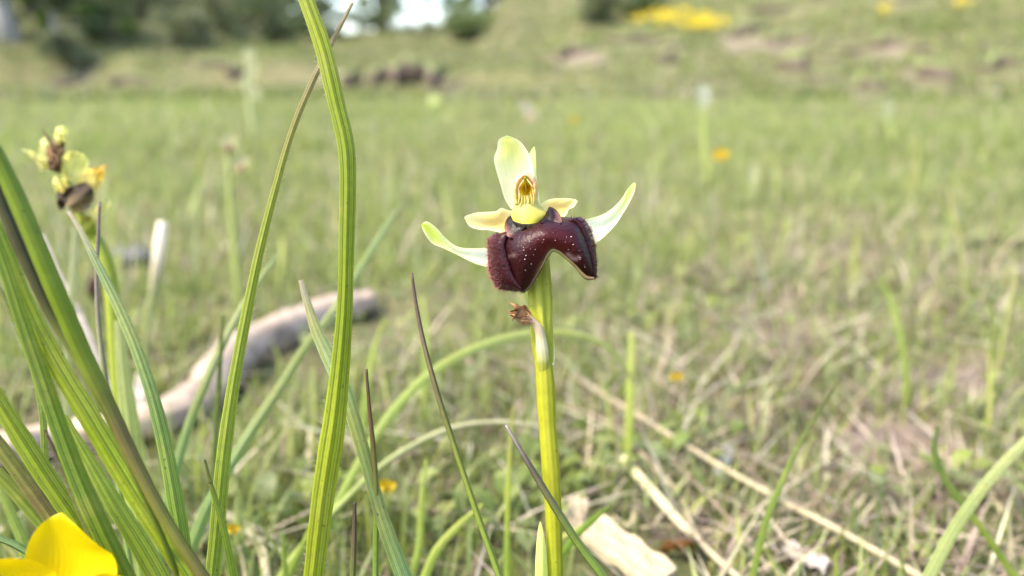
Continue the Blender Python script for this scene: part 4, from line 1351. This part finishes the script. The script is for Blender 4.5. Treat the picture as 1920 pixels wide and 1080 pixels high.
grass_leaf('pale smooth broad leaf low in the clump between ribbed leaves', [(120, 780, .1075), (165, 860, .1075), (215, 945, .1075), (262, 1020, .1075), (302, 1090, .1075)], [10, 20, 30, 36, 38], [srgb(160, 186, 80), srgb(150, 180, 74), srgb(146, 176, 66), srgb(140, 172, 60)], n=44, m=11, fold=.3)
grass_leaf('straight green leaf slanting down to the buttercup', [(-40, 690, .1060), (0, 758, .1065), (45, 830, .1070), (90, 900, .1075), (135, 965, .1080), (180, 1030, .1085), (215, 1085, .1090)], [26, 30, 33, 34, 34, 32, 30], [G2, srgb(146, 172, 48), srgb(140, 166, 48), srgb(146, 172, 52)], n=50, m=11, fold=.55)
grass_leaf('purple streaked sheath leaf beneath the straight leaf by buttercup', [(-40, 785, .1095), (0, 838, .1095), (45, 898, .1095), (90, 960, .1095), (130, 1020, .1095)], [22, 26, 28, 28, 26], [srgb(138, 128, 84), srgb(130, 140, 70), srgb(124, 116, 76), srgb(140, 150, 76)], n=36, m=9, fold=.6)
grass_leaf('short olive leaf leaning out lowest on the clump edge', [(-50, 850, .1095), (0, 892, .1095), (50, 945, .1095), (95, 1000, .1095), (130, 1050, .1095)], [20, 22, 24, 24, 22], [srgb(130, 150, 60), srgb(126, 150, 56), srgb(126, 150, 60)], n=36, m=9, fold=.6)
grass_leaf('thin brown pointed blade tip poking out left of the upright leaf', [(84, 806, .1060), (104, 850, .1060), (130, 910, .1060), (162, 985, .1060), (190, 1060, .1060)], [4, 8, 12, 14, 15], [srgb(110, 84, 74), srgb(120, 112, 84), srgb(124, 140, 80), srgb(126, 150, 70)], n=36, m=7, fold=.5)
grass_leaf('long blue green leaf arching from the withering orchid down the clump', [(128, 396, .1300), (150, 430, .1290), (185, 500, .1270), (222, 575, .1250), (256, 655, .1230), (288, 750, .1210), (312, 850, .1200), (332, 960, .1190), (352, 1085, .1185)],
           [6, 13, 18, 20, 22, 26, 28, 30, 32], [srgb(190, 180, 180), srgb(136, 166, 120), BG, srgb(126, 160, 104), srgb(132, 168, 90), srgb(136, 172, 80), srgb(140, 174, 80)], n=64, m=11, fold=.45)
grass_leaf('hair thin purplish stalk standing in front of the withering orchid stem', [(187, 378, .1400), (184, 440, .1400), (181, 520, .1400), (184, 600, .1400), (194, 690, .1400), (206, 780, .1400), (222, 900, .1400)], [5, 7, 8, 9, 10, 10, 10], [PUR, srgb(150, 136, 120), srgb(150, 156, 100), srgb(146, 170, 90)], prof='tube', mat='rush', name='rush_stem', cat='rush', n=40, m=7)
grass_leaf('fine dotted blade with long whiskers at the far left edge', [(-30, 480, .1180), (0, 545, .1180), (30, 610, .1180), (62, 690, .1180), (80, 780, .1180), (84, 880, .1180), (84, 1000, .1180)], [7, 10, 11, 11, 12, 12, 12], [srgb(130, 130, 90), srgb(140, 160, 90), srgb(150, 176, 90), srgb(150, 176, 90)], n=44, m=7, fold=.4, hairs=(1, 60, .0022, .000016, srgb(226, 226, 210), .3, .75))
grass_leaf('pale thin blade with whiskers between the clump and the branch', [(60, 640, .1330), (90, 720, .1330), (120, 800, .1320), (150, 870, .1310), (175, 960, .1310)], [7, 10, 12, 13, 14], [srgb(170, 186, 120), srgb(160, 184, 100), srgb(156, 182, 96)], n=40, m=7, fold=.4, hairs=(-1, 40, .0020, .000016, srgb(226, 226, 210), .2, .8))
grass_leaf('tapering pale green blade at the bottom left corner behind buttercup', [(-10, 890, .1500), (20, 960, .1500), (45, 1020, .1500), (60, 1090, .1500)], [10, 16, 20, 22], [srgb(160, 186, 100), srgb(150, 180, 90)], n=30, m=7, fold=.4)
grass_leaf('dark green stalk lying almost flat behind the buttercup', [(-40, 1000, .1150), (0, 1010, .1150), (30, 1022, .1150), (70, 1045, .1150)], [11, 12, 13, 13], [srgb(84, 112, 50), srgb(90, 118, 54)], prof='tube', mat='rush', name='rush_stem', cat='rush', n=24, m=8)
grass_leaf('broad yellow green leaf right of the clump standing behind the thin rush', [(222, 600, .1700), (232, 700, .1690), (244, 800, .1680), (256, 920, .1670), (262, 1040, .1660)], [14, 26, 34, 36, 36], [srgb(190, 204, 150), srgb(180, 200, 130), srgb(176, 200, 120)], n=36, m=9, fold=.3)
grass_leaf('faint pale upright blade behind the withering orchid', [(140, 425, .2100), (138, 500, .2100), (132, 580, .2100), (128, 660, .2100)], [7, 12, 14, 15], [srgb(206, 214, 186), srgb(196, 208, 170)], n=24, m=7)
grass_leaf('dry whitish stalk leaning behind the clump toward the branch', [(78, 440, .2200), (110, 520, .2150), (150, 600, .2100), (185, 690, .2050)], [9, 14, 18, 20], [srgb(206, 196, 186), srgb(200, 188, 176), srgb(196, 184, 170)], mat='straw', n=24, m=7, name='dry_stalk', cat='dry stalk')
# middle
grass_leaf('soft blue green blade leaning left across the branch', [(520, 478, .1900), (490, 520, .1860), (452, 580, .1810), (415, 650, .1760), (380, 730, .1710), (350, 810, .1680), (330, 880, .1660)], [5, 12, 15, 16, 17, 17, 17], [srgb(170, 200, 150), BG2, BG, srgb(140, 178, 120)], n=44, m=7, fold=.35)
grass_leaf('long slanting blue green blade passing behind the kinked blade', [(752, 382, .2300), (722, 428, .2200), (690, 480, .2100), (660, 528, .2000), (620, 590, .1900), (570, 655, .1800), (520, 735, .1720), (470, 810, .1660), (430, 875, .1620)], [4, 11, 14, 15, 16, 18, 20, 22, 22], [srgb(176, 196, 150), srgb(160, 190, 140), BG2, BG, BG, srgb(136, 174, 112)], n=60, m=7, fold=.35)
grass_leaf('dark narrow blade standing in front of the bend of the branch', [(418, 590, .1750), (414, 660, .1750), (409, 740, .1750), (404, 830, .1750)], [5, 8, 9, 10], [srgb(110, 130, 70), srgb(112, 134, 76)], n=24, m=5)
grass_leaf('thin green blade with dark tip at the foot of the slender blade', [(384, 862, .1150), (396, 910, .1150), (414, 970, .1150), (428, 1030, .1150), (440, 1090, .1150)], [4, 9, 12, 13, 14], [srgb(100, 96, 70), srgb(130, 160, 60), srgb(146, 178, 66), srgb(146, 180, 66)], n=36, m=7, fold=.45)
grass_leaf('pale green blade arching over behind the orchid stem', [(1190, 720, .2350), (1150, 660, .2300), (1090, 630, .2250), (1010, 624, .2200), (940, 636, .2150), (860, 668, .2080), (790, 715, .2020), (730, 780, .1960), (690, 840, .1920), (650, 910, .1880)], [6, 10, 13, 15, 17, 18, 18, 18, 17, 16], [srgb(190, 206, 140), srgb(196, 212, 146), srgb(190, 210, 140), srgb(176, 204, 116), srgb(166, 196, 100)], n=60, m=7, fold=.3)
grass_leaf('thin dry arching stem low behind the rushes', [(1030, 806, .2100), (980, 795, .2080), (920, 792, .2060), (850, 802, .2020), (780, 832, .1980), (710, 878, .1920), (640, 945, .1860), (570, 1020, .1800)], [6, 9, 10, 11, 12, 12, 13, 13], [srgb(196, 190, 150), srgb(196, 194, 150), srgb(180, 190, 120), srgb(170, 184, 100)], n=50, m=6, prof='tube', mat='straw', name='dry_stalk', cat='dry stalk')
grass_leaf('upright pale green blade in the turf right of the orchid stem', [(1184, 622, .2600), (1183, 680, .2580), (1181, 760, .2560)], [8, 13, 15], [srgb(196, 212, 130), srgb(180, 202, 110)], n=24, m=7)
for lab, pts, wd, cl in (
        ('bright green turf blade left of the orchid foot', [(962, 762, .180), (956, 850, .178), (952, 940, .176), (950, 1080, .174)], [4, 8, 11, 12], [srgb(180, 180, 110), LT, srgb(150, 184, 80)]),
        ('bright green blade crossing the pale wood chip', [(1142, 950, .165), (1112, 975, .168), (1080, 1005, .170), (1040, 1060, .172)], [4, 12, 14, 14], [srgb(120, 160, 60), srgb(116, 156, 60)]),
        ('short green blade between the stubby rush and short rush', [(640, 880, .170), (600, 960, .170), (560, 1040, .170)], [6, 12, 14], [LT, srgb(156, 186, 90)]),
        ('upright light green blade just right of the blue green blade foot', [(800, 860, .190), (790, 940, .188), (786, 1020, .186), (770, 1090, .184)], [5, 11, 13, 14], [srgb(176, 200, 110), srgb(160, 190, 96)]),
        ('curved bright blade reaching toward the long rush foot', [(905, 945, .170), (860, 985, .168), (820, 1030, .166), (795, 1085, .165)], [5, 13, 16, 17], [LT, srgb(168, 196, 100)]),
        ('slim green blade rising beside the stubby rush', [(530, 1000, .160), (532, 1040, .160), (536, 1090, .160)], [5, 9, 11], [srgb(150, 182, 90), srgb(150, 182, 90)]),
        ('thin dark tipped blade arching in the right turf', [(1578, 706, .168), (1540, 765, .165), (1500, 830, .162), (1468, 900, .160), (1436, 980, .158), (1410, 1085, .156)], [4, 7, 10, 11, 12, 13], [srgb(84, 90, 56), srgb(100, 124, 56), srgb(126, 156, 60), srgb(140, 172, 70)]),
        ('blue green blade rising to the right edge', [(1990, 770, .165), (1920, 832, .162), (1868, 885, .160), (1825, 940, .158), (1785, 1000, .156), (1738, 1090, .154)], [14, 17, 19, 20, 22, 22], [BG2, BG2, BG, BG]),
        ('dark green blade bent over in front of the right edge blade', [(1758, 800, .176), (1752, 845, .175), (1768, 890, .174), (1800, 938, .172), (1840, 990, .170), (1905, 1085, .168)], [8, 12, 12, 12, 13, 13], [srgb(80, 104, 56), srgb(96, 124, 60), srgb(120, 150, 66), srgb(140, 172, 76)]),
        ('tall thin blade upright in the turf at the right', [(1905, 500, .33), (1900, 540, .33), (1890, 590, .33)], [3, 6, 7], [srgb(190, 196, 150), srgb(176, 188, 126)]),
        ('pale vertical blade in the turf below the dark hollow', [(1778, 350, .42), (1790, 410, .42), (1802, 470, .42)], [3, 6, 7], [srgb(196, 200, 160), srgb(186, 194, 146)]),
        ('olive blade standing in the turf at the far right', [(1860, 560, .30), (1864, 610, .30), (1862, 640, .30)], [3, 6, 7], [srgb(110, 130, 60), srgb(120, 146, 64)]),
        ('long green blade leaning in the turf near the bent dark blade', [(1650, 520, .32), (1672, 570, .315), (1686, 620, .31)], [5, 10, 11], [srgb(130, 156, 70), srgb(130, 160, 70)]),
        ('green blade leaning left in the turf behind the long rush', [(720, 600, .26), (700, 660, .255), (690, 720, .25)], [5, 10, 12], [LT, srgb(160, 190, 96)]),
        ('narrow green blade upright in the turf beside the branch end', [(792, 560, .30), (800, 620, .295), (798, 690, .29)], [5, 10, 11], [srgb(170, 196, 110), srgb(160, 190, 96)])):
    grass_leaf(lab, pts, wd, cl, n=36, m=7, fold=.4)


def lying(label, pts, wd, cl, name='dry_stalk', cat='dry stalk', lift=.006, **kw):
    q = []
    for (u, v, *e) in pts:
        d = hit(u, v)
        q.append((u, v, d - (e[0] if e else lift)))
    return grass_leaf(label, q, wd, cl, mat='straw', name=name, cat=cat, ground=False, **kw)


ST, ST2 = srgb(214, 200, 164), srgb(226, 216, 176)
lying('long dry straw stalk lying slantwise across the right turf', [(1058, 694), (1240, 806), (1340, 868), (1450, 930), (1590, 1004), (1740, 1090)], [6, 10, 11, 12, 13, 14], [srgb(196, 176, 150), ST, ST], prof='tube', m=7, n=50, lift=.022)
lying('pale yellow straw slanting down right of the wood chip', [(1166, 856, .03), (1200, 895, .028), (1240, 940, .024), (1280, 985, .02), (1312, 1014, .016)], [14, 17, 17, 16, 12], [srgb(222, 220, 160), ST2, ST2, ST], n=40, m=7, prof='u', fold=.4)
lying('greyish dry stem joined to the pale straw near the bottom', [(1062, 758), (1150, 800), (1230, 880), (1275, 930), (1310, 1010), (1390, 1090)], [6, 8, 9, 9, 13, 15], [srgb(190, 172, 150), srgb(196, 180, 150), ST], prof='tube', m=7, n=50, lift=.018)
lying('bent straw lying by the white scraps near the buttercup', [(418, 962), (460, 985), (490, 1030), (500, 1085)], [10, 14, 15, 14], [ST2, ST2, ST], n=36, m=7, prof='u', lift=.014)
lying('short straw lying beyond the foot of the kinked blade', [(585, 800), (578, 870), (572, 940)], [10, 13, 14], [ST2, ST], n=30, m=7, prof='u', lift=.012)
lying('curled straw ring in the turf right of the wood chip', [(1150, 970), (1180, 985), (1190, 955), (1172, 945)], [8, 10, 10, 8], [ST2, ST], n=30, m=7, prof='u', lift=.01)
lying('thin straw curving over the bare soil at the right', [(1750, 840), (1800, 880), (1840, 905), (1880, 960)], [8, 11, 11, 10], [ST, ST2, ST], n=36, m=7, prof='u', lift=.012)
lying('dry stalk lying level in the turf behind the orchid flower', [(1040, 520), (980, 532), (900, 540), (830, 556)], [8, 12, 12, 10], [srgb(150, 130, 110), srgb(160, 140, 120)], prof='tube', m=7, n=30, lift=.004)


# ------------------------------------------------------------------ the fallen branch and scraps on the turf
def branch():
    px = BR_PX
    q = []
    for (u, v, wv) in px:
        d = hit(u, min(v + wv * .35, 1070)) * .985
        q.append((u, v, d, wv))
    c = catmull(q, 80)
    W_ = np.array([P(*k[:3]) for k in c])
    rad = c[:, 3] * c[:, 2] / FPX * .5
    m = 18
    T = np.gradient(W_, axis=0); T /= np.linalg.norm(T, axis=1)[:, None]
    V, C = [], []
    for i in range(80):
        a = np.cross(T[i], [0, 0, 1.0]); a /= np.linalg.norm(a); b = np.cross(a, T[i])
        for j in range(m):
            an = 2 * math.pi * j / m
            r = rad[i] * (1 + .34 * (vnoise(np.array([i * .22]), np.array([j * .5]), 91)[0] - .5) + .16 * (vnoise(np.array([i * .6]), np.array([j * 1.1]), 92)[0] - .5) + .07 * math.sin(an * 7 + i * .12))
            if i > 75: r *= 1 - .5 * (i - 75) / 4 * vnoise(np.array([i * 1.]), np.array([j * 1.7]), 96)[0]
            V.append(W_[i] + (a * math.cos(an) + b * math.sin(an)) * r)
            s = i / 79
            bare = srgb(228, 198, 172, .62); bark = srgb(196, 176, 158, .58); dark = srgb(92, 78, 68, .5)
            k = float(sstep(.40, .50, s))
            cc = bare * (1 - k) + bark * k
            nz = float(sstep(.5, .8, fbm(np.array([i * .3]), np.array([j * .8]), 95)[0])) * .6
            cc = cc * (1 - nz) + dark * nz
            C.append(cc)
    f = grid_faces(80, m, True)
    f.append(tuple(range(m - 1, -1, -1))); f.append(tuple(range(79 * m, 80 * m)))
    o = mesh_obj('fallen_branch', V, f, M['branch'], None, np.array(C))
    tag(o, 'weathered fallen branch, part bare pinkish wood, lying across the turf behind the left clump', 'branch')


branch()


def chip(label, name, cat, quad, mat, thick, lift=.004, split=None, col=None):
    """splinter lying on the turf: outline in pixels on the ground, real thickness, ragged ends"""
    n, m = 14, 7
    A, B, Cq, Dq = [np.array(q, float) for q in quad]     # A-B one end, D-C other end
    V = []
    cols = []
    for lay in (0, 1):
        for i in range(n):
            s = i / (n - 1)
            l_, r_ = A * (1 - s) + Dq * s, B * (1 - s) + Cq * s
            for j in range(m):
                t = j / (m - 1)
                p = l_ * (1 - t) + r_ * t
                if i in (0, n - 1):
                    p = p + (Dq - A) * (1 if i else -1) * .06 * (hash2(np.array([j * 3]), np.array([i + 5]), 7)[0] - .3)
                d = (CAM_H - lift) / (SP - (540 - p[1]) / FPX * CP); q = P(p[0], p[1], d)
                q[2] += (0 if lay == 0 else -thick) + .0007 * math.sin(j * 2.2 + lay) + .0006 * math.sin(i * 1.3 + j)
                V.append(q)
                cols.append((col if col is not None else srgb(220, 206, 170)) * (0.85 + .3 * hash2(np.array([j]), np.array([i // 4]), 3)[0]))
    F = grid_faces(n, m)
    k = n * m
    F += [(d_ + k, c_ + k, b_ + k, a_ + k) for (a_, b_, c_, d_) in grid_faces(n, m)]
    ring = [i * m for i in range(n)] + [(n - 1) * m + j for j in range(1, m)] + [i * m + m - 1 for i in range(n - 2, -1, -1)] + [j for j in range(m - 2, 0, -1)]
    for a_, b_ in zip(ring, ring[1:] + ring[:1]):
        F.append((a_, b_, b_ + k, a_ + k))
    o = mesh_obj(name, V, F, M[mat], None, np.array(cols), np.array([(j / (m - 1), i / (n - 1)) for _ in (0, 1) for i in range(n) for j in range(m)]), smooth=False)
    tag(o, label, cat)
    return o


chip('pale split wood chip lying on the soil right of the orchid foot', 'wood_chip', 'wood chip', [(1094, 1004), (1128, 966), (1266, 1062), (1234, 1108)], 'chip', .003, .012, col=srgb(228, 208, 172, .48))
chip('small blunt pale wood chip just behind the orchid stem foot', 'wood_chip', 'wood chip', [(1064, 980), (1068, 932), (1104, 938), (1094, 988)], 'chip', .0025, .011, col=srgb(228, 210, 180, .48))
chip('white scrap of dry leaf beside the branch near the clump', 'leaf_scrap', 'leaf scrap', [(242, 760), (258, 700), (282, 715), (262, 772)], 'dry', .0015, .008, col=srgb(228, 214, 200))
chip('silvery curled leaf scrap right of the buttercup', 'leaf_scrap', 'leaf scrap', [(362, 1000), (384, 950), (398, 955), (382, 1008)], 'dry', .0015, .008, col=srgb(226, 226, 226))
chip('rusty brown dead leaf lying below the pale straw', 'dead_leaf', 'leaf', [(1238, 1030), (1248, 1018), (1302, 1006), (1300, 1020)], 'dry', .0012, .006, col=srgb(150, 104, 52))
chip('bluish grey dry leaf scrap in the right turf above the long straw', 'leaf_scrap', 'leaf scrap', [(1340, 885), (1356, 838), (1376, 842), (1358, 895)], 'dry', .0012, .006, col=srgb(206, 208, 204))
chip('whitish leaf scrap lying in the lower right turf', 'leaf_scrap', 'leaf scrap', [(1468, 1032), (1480, 1015), (1555, 1050), (1545, 1070)], 'dry', .0012, .006, col=srgb(214, 204, 196))


def upright_stub():
    d = .34
    o = grass_leaf('broken whitish stub standing behind the left orchid beside the grey stone', [(304, 416, d), (302, 440, d), (297, 480, d), (290, 530, d), (284, 560, d)], [16, 23, 22, 18, 14], [srgb(240, 228, 206, 1), srgb(236, 222, 200, .9), srgb(206, 196, 160), srgb(176, 184, 120)], prof='tube', mat='straw', name='plant_stub', cat='plant stub', n=24, m=9)


upright_stub()


def lump(label, name, cat, u, v, ru, rv, mat, col, seed=1):
    d = hit(u, v + rv * .8)
    c = P(u, v, d); k = d / FPX
    V, C = [], []
    n, m = 10, 16
    for i in range(n + 1):
        th = math.pi * i / n
        for j in range(m):
            ph = 2 * math.pi * j / m
            r = 1 + .35 * (vnoise(np.array([math.cos(ph) * 1.6 + 5]), np.array([th * 1.8 + math.sin(ph) * 1.6]), seed)[0] - .5)
            V.append(c + np.array([math.sin(th) * math.cos(ph) * ru * k, math.sin(th) * math.sin(ph) * ru * k * .7, math.cos(th) * rv * k]) * r)
            C.append(col * (0.8 + .4 * hash2(np.array([i]), np.array([j]), seed)[0]))
    o = mesh_obj(name, V, grid_faces(n + 1, m, True), M[mat], None, np.array(C), np.zeros((len(V), 2)))
    tag(o, label, cat)


lump('rounded grey stone in the meadow beside the broken whitish stub', 'stone', 'stone', 244, 482, 44, 20, 'stone', srgb(120, 120, 120), 4)
lump('dark brown pellet resting on the turf left of the branch bend', 'dropping', 'dropping', 268, 636, 17, 9, 'dry', srgb(58, 44, 36), 6)
lump('dark seed head on the turf behind the thin purplish stalk', 'seed_head', 'seed head', 178, 548, 15, 28, 'dry', srgb(74, 52, 48), 8)
lump('dark crumb of soil far out in the meadow before the bank', 'soil_clod', 'soil clod', 912, 212, 16, 7, 'dry', srgb(90, 80, 70), 9)
